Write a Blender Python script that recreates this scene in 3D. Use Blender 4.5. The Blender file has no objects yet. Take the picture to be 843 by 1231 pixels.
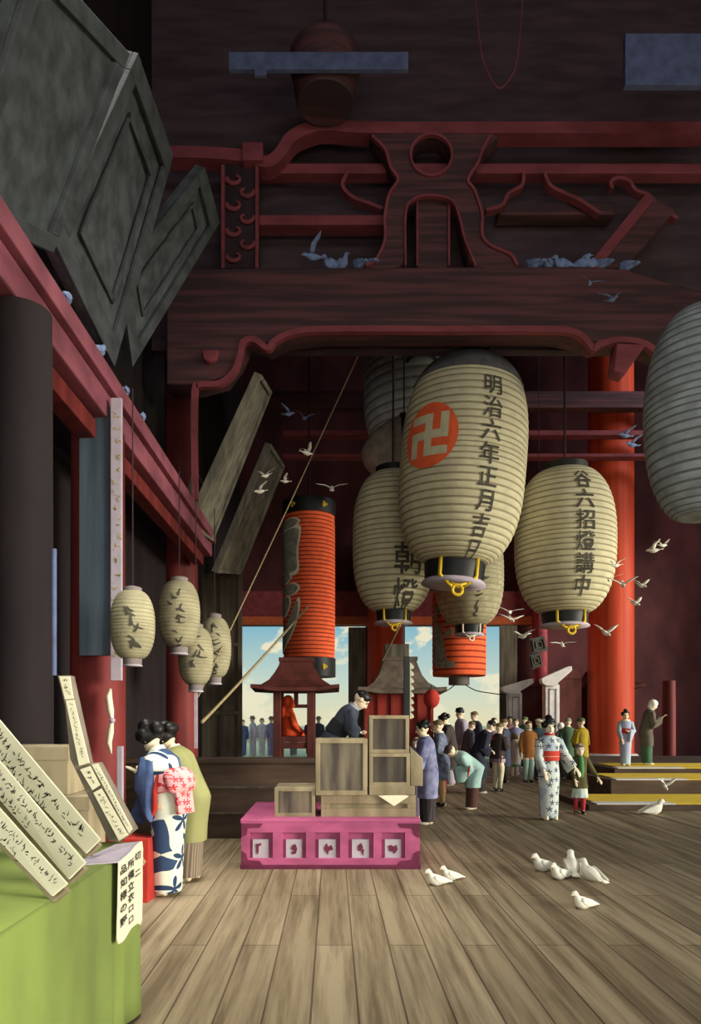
import bpy, bmesh, math, random
from mathutils import Vector, Matrix
random.seed(7)
PI = math.pi
C = bpy.context.scene.collection
SC = bpy.context.scene
# ---------------------------------------------------------------- camera constants
F, CX, CY, H = 850.0, 400.0, 862.0, 1.5
def P(px, py, Y):                      # a point of the hall at depth Y
    return Vector(((px-CX)/F*Y, Y, H+(CY-py)/F*Y))
def FY(py): return F*H/(py-CY)         # depth of the floor at a picture row
def FP(px, py):
    Y = FY(py); return Vector(((px-CX)/F*Y, Y, 0))
def lin(c):
    r = []
    for v in c:
        v /= 255.0
        r.append(v/12.92 if v <= .04045 else ((v+.055)/1.055)**2.4)
    return (r[0], r[1], r[2], 1)
# ---------------------------------------------------------------- materials
def nn(nt, t, **kw):
    n = nt.nodes.new(t)
    for k, v in kw.items():
        if k in n.inputs.keys(): n.inputs[k].default_value = v
        else: setattr(n, k, v)
    return n
MATS = {}
def mat(name, rgb, rough=.75, var=.18, scale=(6, 6, 6), rgb2=None, metal=0.0, detail=4, bump=0.0, spec=.3, lo=.35, hi=.65):
    """plain material whose colour wanders between two tones by noise"""
    if name in MATS: return MATS[name]
    m = bpy.data.materials.new(name); m.use_nodes = True; nt = m.node_tree
    b = nt.nodes['Principled BSDF']
    b.inputs['Roughness'].default_value = rough; b.inputs['Metallic'].default_value = metal
    b.inputs['Specular IOR Level'].default_value = spec
    a = lin(rgb)
    c2 = lin(rgb2) if rgb2 else tuple(min(1, v*(1-var*1.6)) for v in a[:3])+(1,)
    tc = nn(nt, 'ShaderNodeTexCoord'); mp = nn(nt, 'ShaderNodeMapping')
    mp.inputs['Scale'].default_value = scale
    no = nn(nt, 'ShaderNodeTexNoise', Scale=1.0, Detail=float(detail))
    cr = nn(nt, 'ShaderNodeValToRGB')
    cr.color_ramp.elements[0].position = lo; cr.color_ramp.elements[1].position = hi
    cr.color_ramp.elements[0].color = c2; cr.color_ramp.elements[1].color = a
    L = nt.links.new
    L(tc.outputs['Object'], mp.inputs['Vector']); L(mp.outputs['Vector'], no.inputs['Vector'])
    L(no.outputs['Fac'], cr.inputs['Fac']); L(cr.outputs['Color'], b.inputs['Base Color'])
    if bump:
        bp = nn(nt, 'ShaderNodeBump', Strength=bump, Distance=.01)
        L(no.outputs['Fac'], bp.inputs['Height']); L(bp.outputs['Normal'], b.inputs['Normal'])
    MATS[name] = m
    return m
def stripes(name, rgb, rgb2, freq, axis='X', duty=.5, rough=.85):
    m = bpy.data.materials.new(name); m.use_nodes = True; nt = m.node_tree; L = nt.links.new
    b = nt.nodes['Principled BSDF']; b.inputs['Roughness'].default_value = rough; b.inputs['Specular IOR Level'].default_value = .2
    tc = nn(nt, 'ShaderNodeTexCoord'); sp = nn(nt, 'ShaderNodeSeparateXYZ'); L(tc.outputs['Object'], sp.inputs[0])
    m1 = nn(nt, 'ShaderNodeMath', operation='MULTIPLY'); m1.inputs[1].default_value = freq; L(sp.outputs[axis], m1.inputs[0])
    m2 = nn(nt, 'ShaderNodeMath', operation='FRACT'); L(m1.outputs[0], m2.inputs[0])
    m3 = nn(nt, 'ShaderNodeMath', operation='GREATER_THAN'); m3.inputs[1].default_value = duty; L(m2.outputs[0], m3.inputs[0])
    mx = nn(nt, 'ShaderNodeMix', data_type='RGBA'); L(m3.outputs[0], mx.inputs[0])
    mx.inputs[6].default_value = lin(rgb); mx.inputs[7].default_value = lin(rgb2)
    L(mx.outputs[2], b.inputs['Base Color']); MATS[name] = m
    return m
def flowers(name, ground, patch, flower, scale, size, patch_lo=.5, petals=5, outline=None, jitter=.7):
    """cloth printed with five-petalled flowers over a ground with large dyed patches"""
    m = bpy.data.materials.new(name); m.use_nodes = True; nt = m.node_tree; L = nt.links.new
    b = nt.nodes['Principled BSDF']; b.inputs['Roughness'].default_value = .85; b.inputs['Specular IOR Level'].default_value = .2
    tc = nn(nt, 'ShaderNodeTexCoord'); mp = nn(nt, 'ShaderNodeMapping'); mp.inputs['Scale'].default_value = (scale,)*3
    L(tc.outputs['Object'], mp.inputs['Vector'])
    vo = nn(nt, 'ShaderNodeTexVoronoi', voronoi_dimensions='2D'); vo.inputs['Scale'].default_value = 1.0; vo.inputs['Randomness'].default_value = jitter
    # use (x + y*.6, z) as flat cloth coordinates
    sp = nn(nt, 'ShaderNodeSeparateXYZ'); L(mp.outputs['Vector'], sp.inputs[0])
    ad = nn(nt, 'ShaderNodeMath', operation='MULTIPLY_ADD'); ad.inputs[1].default_value = .6
    L(sp.outputs['Y'], ad.inputs[0]); L(sp.outputs['X'], ad.inputs[2])
    cb = nn(nt, 'ShaderNodeCombineXYZ'); L(ad.outputs[0], cb.inputs[0]); L(sp.outputs['Z'], cb.inputs[1])
    L(cb.outputs[0], vo.inputs['Vector'])
    sb = nn(nt, 'ShaderNodeVectorMath', operation='SUBTRACT'); L(cb.outputs[0], sb.inputs[0]); L(vo.outputs['Position'], sb.inputs[1])
    s2 = nn(nt, 'ShaderNodeSeparateXYZ'); L(sb.outputs[0], s2.inputs[0])
    at = nn(nt, 'ShaderNodeMath', operation='ARCTAN2'); L(s2.outputs[0], at.inputs[0]); L(s2.outputs[1], at.inputs[1])
    k = nn(nt, 'ShaderNodeMath', operation='MULTIPLY'); k.inputs[1].default_value = float(petals); L(at.outputs[0], k.inputs[0])
    co = nn(nt, 'ShaderNodeMath', operation='COSINE'); L(k.outputs[0], co.inputs[0])
    r = nn(nt, 'ShaderNodeMath', operation='MULTIPLY_ADD'); r.inputs[1].default_value = size*.42; r.inputs[2].default_value = size*.6; L(co.outputs[0], r.inputs[0])
    ln = nn(nt, 'ShaderNodeVectorMath', operation='LENGTH'); L(sb.outputs[0], ln.inputs[0])
    lt = nn(nt, 'ShaderNodeMath', operation='LESS_THAN'); L(ln.outputs['Value'], lt.inputs[0]); L(r.outputs[0], lt.inputs[1])
    no = nn(nt, 'ShaderNodeTexNoise', Scale=.55, Detail=1.0); L(mp.outputs['Vector'], no.inputs['Vector'])
    g = nn(nt, 'ShaderNodeMath', operation='GREATER_THAN'); g.inputs[1].default_value = patch_lo; L(no.outputs['Fac'], g.inputs[0])
    x1 = nn(nt, 'ShaderNodeMix', data_type='RGBA'); L(g.outputs[0], x1.inputs[0]); x1.inputs[6].default_value = lin(ground); x1.inputs[7].default_value = lin(patch)
    last = x1.outputs[2]
    if outline:
        r2 = nn(nt, 'ShaderNodeMath', operation='ADD'); r2.inputs[1].default_value = size*.42; L(r.outputs[0], r2.inputs[0])
        l2 = nn(nt, 'ShaderNodeMath', operation='LESS_THAN'); L(ln.outputs['Value'], l2.inputs[0]); L(r2.outputs[0], l2.inputs[1])
        xo = nn(nt, 'ShaderNodeMix', data_type='RGBA'); L(l2.outputs[0], xo.inputs[0]); L(last, xo.inputs[6]); xo.inputs[7].default_value = lin(outline)
        last = xo.outputs[2]
    x2 = nn(nt, 'ShaderNodeMix', data_type='RGBA'); L(lt.outputs[0], x2.inputs[0]); L(last, x2.inputs[6]); x2.inputs[7].default_value = lin(flower)
    L(x2.outputs[2], b.inputs['Base Color']); MATS[name] = m
    return m
# ---------------------------------------------------------------- mesh helpers
def tag(o, label=None, cat=None, group=None, kind=None):
    if label: o['label'] = label
    if cat: o['category'] = cat
    if group: o['group'] = group
    if kind: o['kind'] = kind
    return o
def thing(name, loc, label, cat, group=None, kind=None, rz=0.0):
    o = bpy.data.objects.new(name, None); C.objects.link(o)
    o.location = loc; o.rotation_euler = (0, 0, rz); o.empty_display_size = .1
    tag(o, label, cat, group, kind)
    return o
def mk(name, bm, mats, parent=None, smooth=False, local=False, angle=None, label=None):
    """link a bmesh as ONE object; world coordinates are brought into the parent's frame unless local"""
    if isinstance(bm, bpy.types.Mesh): me = bm
    else:
        me = bpy.data.meshes.new(name)
        bm.normal_update(); bm.to_mesh(me); bm.free()
    if not isinstance(mats, (list, tuple)): mats = [mats]
    if len(me.materials): me.materials.clear()
    for m in mats: me.materials.append(m)
    o = bpy.data.objects.new(name, me); C.objects.link(o)
    if smooth:
        for p in me.polygons: p.use_smooth = True
        if angle: me.set_sharp_from_angle(angle=angle)
    if parent is not None:
        if not local:
            M = Matrix.Translation(parent.location) @ parent.rotation_euler.to_matrix().to_4x4()
            if parent.parent: M = (Matrix.Translation(parent.parent.location) @ parent.parent.rotation_euler.to_matrix().to_4x4()) @ M
            me.transform(M.inverted())
        o.parent = parent
    if label: o['label'] = label
    return o
def settle(o):
    """move the origin of a top-level mesh to the bottom middle of its bounds"""
    vs = [v.co for v in o.data.vertices]
    c = Vector(((min(v.x for v in vs)+max(v.x for v in vs))/2, (min(v.y for v in vs)+max(v.y for v in vs))/2, min(v.z for v in vs)))
    o.data.transform(Matrix.Translation(-c)); o.location = c
    return o
def bevel(bm, w):
    if w: bmesh.ops.bevel(bm, geom=list(bm.edges), offset=w, segments=2, affect='EDGES', profile=.6)
    return bm
def box(x0, y0, z0, x1, y1, z1, bv=0.0, bm=None, mi=0):
    b = bmesh.new()
    r = bmesh.ops.create_cube(b, size=1)
    for v in b.verts:
        v.co = Vector(((x0+x1)/2+v.co.x*(x1-x0), (y0+y1)/2+v.co.y*(y1-y0), (z0+z1)/2+v.co.z*(z1-z0)))
    bevel(b, bv)
    for f in b.faces: f.material_index = mi
    if bm is None: return b
    return join(bm, b)
def join(bm, b):
    me = bpy.data.meshes.new('tmp'); b.to_mesh(me); b.free(); bm.from_mesh(me); bpy.data.meshes.remove(me)
    return bm
def pbox(px0, py0, px1, py1, Y, depth, bv=0.0, bm=None, mi=0):
    """box whose front face, at depth Y, shows as this rectangle"""
    a = P(px0, py1, Y); b = P(px1, py0, Y)
    return box(a.x, Y, a.z, b.x, Y+depth, b.z, bv, bm, mi)
def quadslab(p, thick, bv=0.0, bm=None, mi=0):
    """slab from four corners; thickness away from the viewer side normal"""
    b = bmesh.new()
    n = (p[1]-p[0]).cross(p[3]-p[0]).normalized()
    if n.y < 0: n = -n
    A = [b.verts.new(q) for q in p]; B = [b.verts.new(q+n*thick) for q in p]
    b.faces.new(A); b.faces.new(B[::-1])
    for i in range(4): b.faces.new((A[i], B[i], B[(i+1) % 4], A[(i+1) % 4]))
    bmesh.ops.recalc_face_normals(b, faces=b.faces); bevel(b, bv)
    for f in b.faces: f.material_index = mi
    return b if bm is None else join(bm, b)
def loft(rings, bm=None, cap=True, mi=0, closed=True):
    b = bm or bmesh.new()
    R = [[b.verts.new(p) for p in r] for r in rings]
    n = len(R[0])
    for a, c in zip(R, R[1:]):
        for i in range(n if closed else n-1):
            f = b.faces.new((a[i], a[(i+1) % n], c[(i+1) % n], c[i])); f.material_index = mi
    if cap and closed:
        f = b.faces.new(R[0][::-1]); f.material_index = mi
        f = b.faces.new(R[-1]); f.material_index = mi
    return b
def fixn(bm):
    bmesh.ops.recalc_face_normals(bm, faces=bm.faces); return bm
def tube(pts, rad, n=8, bm=None, mi=0):
    pts = [Vector(p) for p in pts]
    if not isinstance(rad, (list, tuple)): rad = [rad]*len(pts)
    rings = []; up = Vector((0.013, .021, 1)).normalized()
    prev = None
    for i, p in enumerate(pts):
        t = (pts[min(i+1, len(pts)-1)]-pts[max(i-1, 0)]).normalized()
        if prev is None:
            a = t.cross(up if abs(t.dot(up)) < .95 else Vector((1, 0.02, 0))).normalized()
        else: a = (prev-t*prev.dot(t)).normalized()
        prev = a; c = t.cross(a)
        rings.append([p+(a*math.cos(2*PI*k/n)+c*math.sin(2*PI*k/n))*rad[i] for k in range(n)])
    b = loft(rings, bm, True, mi)
    return b
def lathe(prof, center, n=32, bm=None, mi=0, cap=True):
    rings = [[Vector((center[0]+r*math.cos(2*PI*k/n), center[1]+r*math.sin(2*PI*k/n), center[2]+z)) for k in range(n)] for r, z in prof]
    return loft(rings, bm, cap, mi)
def ell(bm, c, r, M=None, u=14, v=9, mi=0):
    M4 = (M.to_4x4() if M is not None else Matrix.Identity(4))
    T = Matrix.Translation(c) @ M4 @ Matrix.Diagonal((r[0], r[1], r[2], 1))
    o = bmesh.ops.create_uvsphere(bm, u_segments=u, v_segments=v, radius=1, matrix=T)
    for vv in o['verts']:
        for f in vv.link_faces: f.material_index = mi
    return bm
def capsule(bm, a, b, ra, rb, n=10):
    a, b = Vector(a), Vector(b)
    tube([a, b], [ra, rb], n, bm)
    ell(bm, a, (ra,)*3, u=n, v=6); ell(bm, b, (rb,)*3, u=n, v=6)
def remesh(bm, voxel):
    me = bpy.data.meshes.new('tmp'); fixn(bm); bm.to_mesh(me); bm.free()
    o = bpy.data.objects.new('tmp', me); C.objects.link(o)
    md = o.modifiers.new('r', 'REMESH'); md.mode = 'VOXEL'; md.voxel_size = voxel; md.use_smooth_shade = True
    sm = o.modifiers.new('s', 'SMOOTH'); sm.iterations = 2; sm.factor = .4
    dg = bpy.context.evaluated_depsgraph_get()
    out = bpy.data.meshes.new_from_object(o.evaluated_get(dg))
    bpy.data.objects.remove(o); bpy.data.meshes.remove(me)
    return out
def shape(polys, Y, depth, bv=0.02, cyc=True):
    """flat outline(s) in picture coordinates cut from timber of this depth, standing at depth Y"""
    cu = bpy.data.curves.new('tmp', 'CURVE'); cu.dimensions = '2D'; cu.fill_mode = 'BOTH'
    cu.extrude = max(depth/2-bv, .001); cu.bevel_depth = bv; cu.bevel_resolution = 1; cu.offset = -bv
    for pl in polys:
        s = cu.splines.new('POLY'); s.points.add(len(pl)-1); s.use_cyclic_u = True
        for q, p in zip(s.points, pl):
            w = P(p[0], p[1], Y); q.co = (w.x, w.z, 0, 1)
    o = bpy.data.objects.new('tmp', cu); C.objects.link(o)
    dg = bpy.context.evaluated_depsgraph_get()
    me = bpy.data.meshes.new_from_object(o.evaluated_get(dg))
    bpy.data.objects.remove(o)
    b = bmesh.new(); b.from_mesh(me); bpy.data.meshes.remove(me)
    bmesh.ops.remove_doubles(b, verts=b.verts, dist=1e-5)
    for v in b.verts: v.co = Vector((v.co.x, Y+depth/2-v.co.z, v.co.y))
    fixn(b)
    return b
def smoothline(pts, k=4):
    """Catmull-Rom through the points"""
    out = []
    n = len(pts)
    for i in range(n-1):
        p0, p1, p2, p3 = pts[max(i-1, 0)], pts[i], pts[i+1], pts[min(i+2, n-1)]
        for j in range(k):
            t = j/k
            out.append(tuple(.5*(2*p1[d]+(p2[d]-p0[d])*t+(2*p0[d]-5*p1[d]+4*p2[d]-p3[d])*t*t+(3*p1[d]-p0[d]-3*p2[d]+p3[d])*t**3) for d in range(len(p1))))
    out.append(tuple(pts[-1]))
    return out
def band(pts, w, Y, depth, bm=None, bv=.0):
    """raised moulding that follows a line in the upright plane at depth Y"""
    W = w/F*Y
    q = [P(p[0], p[1], Y) for p in pts]
    rings = []
    for i, p in enumerate(q):
        t = (q[min(i+1, len(q)-1)]-q[max(i-1, 0)]).normalized()
        n = Vector((-t.z, 0, t.x))
        rings.append([p+n*W/2, p-n*W/2, p-n*W/2+Vector((0, depth, 0)), p+n*W/2+Vector((0, depth, 0))])
    b = loft(rings, bm); fixn(b)
    return b
GL = {}
def glyph(ch):
    """triangles of one written character, centred, about one unit tall"""
    if ch in GL: return GL[ch]
    cu = bpy.data.curves.new('t', 'FONT'); cu.body = ch; cu.size = 1.0; cu.resolution_u = 2; cu.offset = .012
    o = bpy.data.objects.new('t', cu); C.objects.link(o)
    dg = bpy.context.evaluated_depsgraph_get()
    me = bpy.data.meshes.new_from_object(o.evaluated_get(dg))
    bpy.data.objects.remove(o)
    b = bmesh.new(); b.from_mesh(me); bpy.data.meshes.remove(me)
    bmesh.ops.triangulate(b, faces=b.faces)
    for _ in range(3):
        le = [e for e in b.edges if e.calc_length() > .12]
        if le: bmesh.ops.subdivide_edges(b, edges=le, cuts=1)
        bmesh.ops.triangulate(b, faces=[f for f in b.faces if len(f.verts) > 3])
    vs = [v.co.copy() for v in b.verts]
    if not vs: GL[ch] = ([], []); return GL[ch]
    cx = (min(v.x for v in vs)+max(v.x for v in vs))/2; cy = (min(v.y for v in vs)+max(v.y for v in vs))/2
    b.verts.index_update()
    GL[ch] = ([(v.x-cx, v.y-cy) for v in vs], [tuple(v.index for v in f.verts) for f in b.faces])
    b.free()
    return GL[ch]
def scribble(rng):
    """one illegible brush-written character: a few short strokes"""
    V, T = [], []
    for _ in range(rng.randint(3, 5)):
        x, y = rng.uniform(-.3, .3), rng.uniform(-.4, .4); a = rng.choice([0, .3, 1.4, 2.2, -0.6])+rng.uniform(-.3, .3); l = rng.uniform(.3, .6); w = rng.uniform(.05, .09); k = rng.uniform(-1.2, 1.2)
        n = 5; b0 = len(V)
        for i in range(n+1):
            t = i/n; aa = a+k*(t-.5)
            ww = w*(1-.6*t)
            V += [(x-math.sin(aa)*ww, y+math.cos(aa)*ww), (x+math.sin(aa)*ww, y-math.cos(aa)*ww)]
            x += math.cos(aa)*l/n; y += math.sin(aa)*l/n
        for i in range(n):
            q = b0+2*i; T += [(q, q+1, q+3), (q, q+3, q+2)]
    return V, T
def put(bm, g, fn, mi):
    """lay a flat figure onto a surface given by fn(u, v)"""
    vs = [bm.verts.new(fn(*p)) for p in g[0]]
    for t in g[1]:
        try:
            f = bm.faces.new([vs[i] for i in t]); f.material_index = mi
        except ValueError: pass
def plane_fn(o, u, v, s, n, off=.004):
    return lambda a, b: o+u*(a*s)+v*(b*s)+n*off
# ---------------------------------------------------------------- palette
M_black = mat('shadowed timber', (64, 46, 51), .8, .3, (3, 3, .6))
M_nearblack = mat('near black timber', (36, 27, 30), .85, .3, (3, 3, .6))  # darker timber tone for the left wall and far left pillar
M_beam = mat('red brown timber', (104, 64, 68), .7, .0, (.5, 3, 9), rgb2=(70, 50, 53), lo=.42, hi=.62)
M_mould = mat('dull red moulding', (148, 73, 81), .7, .2, (2, 4, 4))
M_redpil = mat('shaded vermilion lacquer', (126, 46, 44), .65, .35, (5, 5, .35))  # darker copy of the vermilion, with shade put into the colour
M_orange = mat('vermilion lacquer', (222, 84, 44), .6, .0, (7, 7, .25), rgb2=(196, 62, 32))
M_plaque = mat('weathered plaque wood', (78, 83, 87), .85, .3, (3, 3, 7))
M_plaque2 = mat('weathered plaque field', (86, 92, 96), .85, .35, (5, 5, 5), detail=8)
M_board = mat('grey board grain', (146, 140, 122), .85, .0, (9, 9, 1.2), rgb2=(104, 100, 90))
M_rail = mat('purple brown rail', (150, 84, 98), .75, .25, (4, 2, 4))
M_paper = mat('lantern paper', (210, 203, 169), .9, .1, (5, 5, 5), spec=.1)
M_paperd = mat('aged lantern paper', (176, 170, 138), .9, .18, (5, 5, 5), spec=.1)
M_paperb = mat('blue grey lantern paper', (172, 182, 186), .9, .2, (5, 5, 5), spec=.1)
M_paperl = mat('light blue grey lantern paper', (214, 222, 228), .9, .15, (5, 5, 5), spec=.1)
M_ribl = mat('light bamboo rib', (160, 166, 168), .9, .1)
M_rib = mat('bamboo rib', (156, 145, 116), .9, .1)
M_ribb = mat('dark bamboo rib', (116, 122, 124), .9, .1)
M_ink = mat('brush ink', (88, 84, 74), .9, .3, (8, 8, 8))
M_ink2 = mat('black ink', (40, 36, 34), .9, .1)
M_lred = mat('lantern red paper', (246, 108, 66), .85, .1, (6, 6, 6), spec=.1)
M_lredrib = mat('red lantern rib', (150, 48, 28), .9, .1)
M_lac = mat('black lacquer', (30, 33, 33), .5, .2)
M_gold = mat('yellow brass', (226, 190, 52), .55, .15, metal=.15)
M_lav = mat('lavender lining', (190, 178, 192), .8, .1)
M_white = mat('white cloth', (236, 230, 204), .85, .08)
M_wpaper = mat('white paper', (232, 226, 196), .9, .06)
M_greyl = mat('silver grey ink', (158, 156, 138), .8, .25, (9, 9, 9))
M_rope = mat('hemp rope', (176, 158, 118), .9, .2, (20, 20, 20))
M_crate = mat('grey brown crate wood', (168, 154, 124), .85, .0, (5, 5, 1.5), rgb2=(126, 114, 90))
M_crated = mat('dark crate panel', (134, 124, 104), .85, .0, (9, 9, 1.0), rgb2=(78, 70, 64))
M_crated2 = mat('smoky dark crate panel', (98, 90, 78), .85, .0, (9, 9, 1.0), rgb2=(62, 56, 52))
M_scarf = mat('bleached white scarf', (246, 246, 242), .9, .04)
M_magenta = mat('magenta lacquer', (192, 94, 138), .7, .2, (3, 3, 6))
M_magd = mat('dark magenta fitting', (116, 44, 74), .7, .2)
M_greyp = mat('grey window paper', (196, 186, 198), .85, .08)
M_darkw = mat('dark brown plank', (92, 74, 60), .85, .0, (1.2, 3, 8), rgb2=(70, 56, 46))
M_kiosk = mat('dark red brown wood', (98, 48, 42), .8, .25, (5, 5, 2))
M_gwood = mat('silvered wood', (128, 122, 106), .85, .0, (9, 9, .8), rgb2=(88, 82, 72))
M_door = mat('dark grey door wood', (100, 88, 74), .85, .0, (9, 9, .8), rgb2=(74, 66, 56))
M_green = mat('green table cloth', (134, 152, 76), .95, .0, (1.3, 1.3, .8), rgb2=(98, 110, 60))
M_redcl = mat('red cloth', (186, 54, 44), .9, .15)
M_beige = mat('beige cloth', (206, 182, 142), .9, .1)
M_lgrey = mat('white plaster', (240, 233, 230), .85, .12, (4, 4, 4))
M_sunyellow = mat('yellow sunlight paint', (250, 214, 70), .9, .12, (3, 14, 3))  # sunlight on the steps, put into the colour
M_blue = mat('dusty blue paint', (104, 112, 150), .8, .2)
M_dblue = mat('blue grey board', (84, 96, 110), .85, .25, (9, 9, .6))
M_pigw = mat('white feathers', (240, 236, 220), .85, .06)
M_pigb = mat('blue grey feathers', (138, 158, 204), .85, .2, (14, 14, 14))
M_pinkf = mat('bird foot', (196, 110, 96), .8, .1)
M_skin = mat('skin', (238, 214, 184), .7, .05)
M_skinp = mat('powdered skin', (240, 226, 196), .7, .04)
M_hair = mat('black hair', (28, 26, 27), .45, .3, (30, 30, 60))
M_hairb = mat('brown hair', (128, 106, 78), .6, .3, (30, 30, 60))
M_lip = mat('red lip', (190, 70, 60), .6, .05)
M_orangeb = mat('orange statue cloth', (228, 82, 38), .85, .2, (6, 6, 6))
# ---------------------------------------------------------------- the hall itself
def struct(name, bm, m, label=None, cat=None, smooth=False):
    o = mk(name, bm, m, smooth=smooth, angle=.6 if smooth else None); settle(o)
    tag(o, label, cat, kind='structure'); return o
def plank_floor():
    m = bpy.data.materials.new('floor planks'); m.use_nodes = True; nt = m.node_tree; L = nt.links.new
    b = nt.nodes['Principled BSDF']; b.inputs['Roughness'].default_value = .75; b.inputs['Specular IOR Level'].default_value = .2
    tc = nn(nt, 'ShaderNodeTexCoord')
    mp = nn(nt, 'ShaderNodeMapping'); mp.inputs['Rotation'].default_value = (0, 0, PI/2); L(tc.outputs['Object'], mp.inputs['Vector'])
    br = nn(nt, 'ShaderNodeTexBrick'); L(mp.outputs['Vector'], br.inputs['Vector'])
    br.inputs['Scale'].default_value = 1.0; br.inputs['Brick Width'].default_value = 2.6; br.inputs['Row Height'].default_value = .24
    br.inputs['Mortar Size'].default_value = .006; br.inputs['Mortar Smooth'].default_value = .2; br.inputs['Bias'].default_value = 0
    br.inputs['Color1'].default_value = lin((166, 150, 122)); br.inputs['Color2'].default_value = lin((146, 130, 104)); br.inputs['Mortar'].default_value = lin((96, 82, 64))
    m2 = nn(nt, 'ShaderNodeMapping'); m2.inputs['Scale'].default_value = (11, .5, 1); L(tc.outputs['Object'], m2.inputs['Vector'])
    no = nn(nt, 'ShaderNodeTexNoise', Scale=1.0, Detail=6.0, Roughness=.65); L(m2.outputs['Vector'], no.inputs['Vector'])
    cr = nn(nt, 'ShaderNodeValToRGB'); cr.color_ramp.elements[0].position = .36; cr.color_ramp.elements[1].position = .58
    cr.color_ramp.elements[0].color = (.42, .38, .34, 1); cr.color_ramp.elements[1].color = (1, 1, 1, 1); L(no.outputs['Fac'], cr.inputs['Fac'])
    mx = nn(nt, 'ShaderNodeMix', data_type='RGBA', blend_type='MULTIPLY'); mx.inputs[0].default_value = .92
    L(br.outputs['Color'], mx.inputs[6]); L(cr.outputs['Color'], mx.inputs[7]); L(mx.outputs[2], b.inputs['Base Color'])
    return m
bm = box(-3.6, -3, -.2, 14.9, 25.3, 0)
struct('floor', bm, plank_floor(), 'worn brown plank floor of the temple hall', 'floor')
M_ground = mat('pale outside paving', (214, 206, 170), .9, .1)
struct('ground', box(-40, 25.3, -.25, 60, 120, -.01), M_ground, 'pale open ground outside the far doorways', 'ground')
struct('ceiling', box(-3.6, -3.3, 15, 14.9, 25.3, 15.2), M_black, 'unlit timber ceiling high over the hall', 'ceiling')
struct('wall_left', box(-3.6, -3.3, 0, -3.3, 25.3, 15), M_nearblack, 'dark timber left wall of the hall', 'wall')
struct('shade_wall_front', box(-3.3, -3.3, 5.0, 14.9, -3, 15), M_black, 'dark wall over the front entrance, added to shade the upper hall', 'wall')  # unseen wall added to keep daylight off the upper hall
struct('shade_wall_right', box(14.6, -3, 7.5, 14.9, 23.6, 15), M_black, 'dark upper right wall, added to shade the hall above the open side', 'wall')  # unseen wall, lower edge set to cut the sun from the upper hall
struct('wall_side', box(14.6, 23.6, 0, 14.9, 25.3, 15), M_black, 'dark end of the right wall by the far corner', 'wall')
YB = 25.0
a = P(290, 752, YB); b = P(487, 752, YB); c = P(622, 752, YB); d = P(440, 752, YB)
top = a.z
bm = box(-3.3, YB, 0, a.x, YB+.3, top)
box(d.x, YB, 0, b.x, YB+.3, top, bm=bm); box(c.x, YB, 0, 14.8, YB+.3, top, bm=bm)
zr = P(0, 712, YB).z
box(-3.3, YB, top, 14.8, YB+.3, 15, bm=bm)
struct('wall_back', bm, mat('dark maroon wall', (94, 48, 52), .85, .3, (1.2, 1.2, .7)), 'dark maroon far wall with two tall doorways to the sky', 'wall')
struct('trim_1', box(-3.2, YB-.25, top+.28, 7.1, YB, zr, .02), mat('wine red wall board', (138, 62, 66), .8, .2), 'wine red board over the far doorways', 'beam')
struct('trim_2', box(-3.2, YB-.3, top, 7.1, YB+.05, top+.28, .02), mat('orange lintel paint', (206, 104, 62), .75, .15), 'orange lintel along the top of the far doorways', 'lintel')
# far ceiling beams behind the lanterns
for n, (ya, yb, Y, x0, x1) in enumerate([(470, 490, 20.6, 300, 843), (517, 523, 20.6, 340, 843), (545, 549, 20.6, 340, 843)]):
    o = struct('rear_tie_beam', pbox(x0, ya, x1, yb, Y, .35, .02), M_beam if n == 0 else M_mould,
       ['deep red rear beam, highest of three behind the lanterns', 'thin red rear rail under the deep rear beam', 'thinnest red rear rail, lowest behind the lanterns'][n], 'beam')
# ---- tie beam with its rounded shoulders, mouldings, frog-leg strut
YT = 12.0
outline = [(200, 322), (700, 320), (752, 323), (790, 335), (850, 352), (900, 372), (900, 470), (852, 452), (810, 428), (778, 412), (740, 406), (720, 412), (704, 404), (672, 397), (392, 397), (345, 402), (326, 414), (300, 404), (288, 430), (272, 452), (235, 462), (200, 462)]
bm = shape([outline], YT, .55, .03)
struct('tie_beam', bm, M_beam, 'great red brown tie beam crossing the hall above the lanterns', 'beam')
bm = band(smoothline([(234, 600), (233, 520), (234, 468), (240, 462), (264, 460), (281, 446), (289, 425), (292, 411), (305, 407), (322, 418), (330, 409), (352, 399), (392, 395), (530, 395), (660, 395), (690, 398), (705, 407), (714, 418), (722, 413), (745, 408), (775, 412), (800, 430), (850, 460)], 5), 7, YT-.05, .12)
struct('trim_3', bm, M_mould, 'curved red moulding along the underside of the great tie beam', 'moulding')
bm = shape([[(742, 412), (777, 414), (752, 450), (738, 446)]], YT-.1, .3, .02)
struct('beam_bracket', bm, M_mould, 'red bracket block under the right end of the tie beam', 'bracket')
bm = shape([[(242, 420), (263, 420), (260, 431), (252, 435), (245, 432)]], YT-.1, .3, .02)
struct('beam_end', bm, M_mould, 'red beam end poking out left of the curved moulding', 'bracket')
z0 = P(0, 330, YT+.6).z
struct('shade_backing_upper', box(-3.3, YT+.9, z0-1.2, 14.6, YT+1.1, 15), mat('shade backing panel', (88, 69, 76), .9, .25, (1, 1, 5)), 'dark backing panel painted as the shade above the tie beam', 'wall')  # dark sheet standing in for the shade behind the strut
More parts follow.
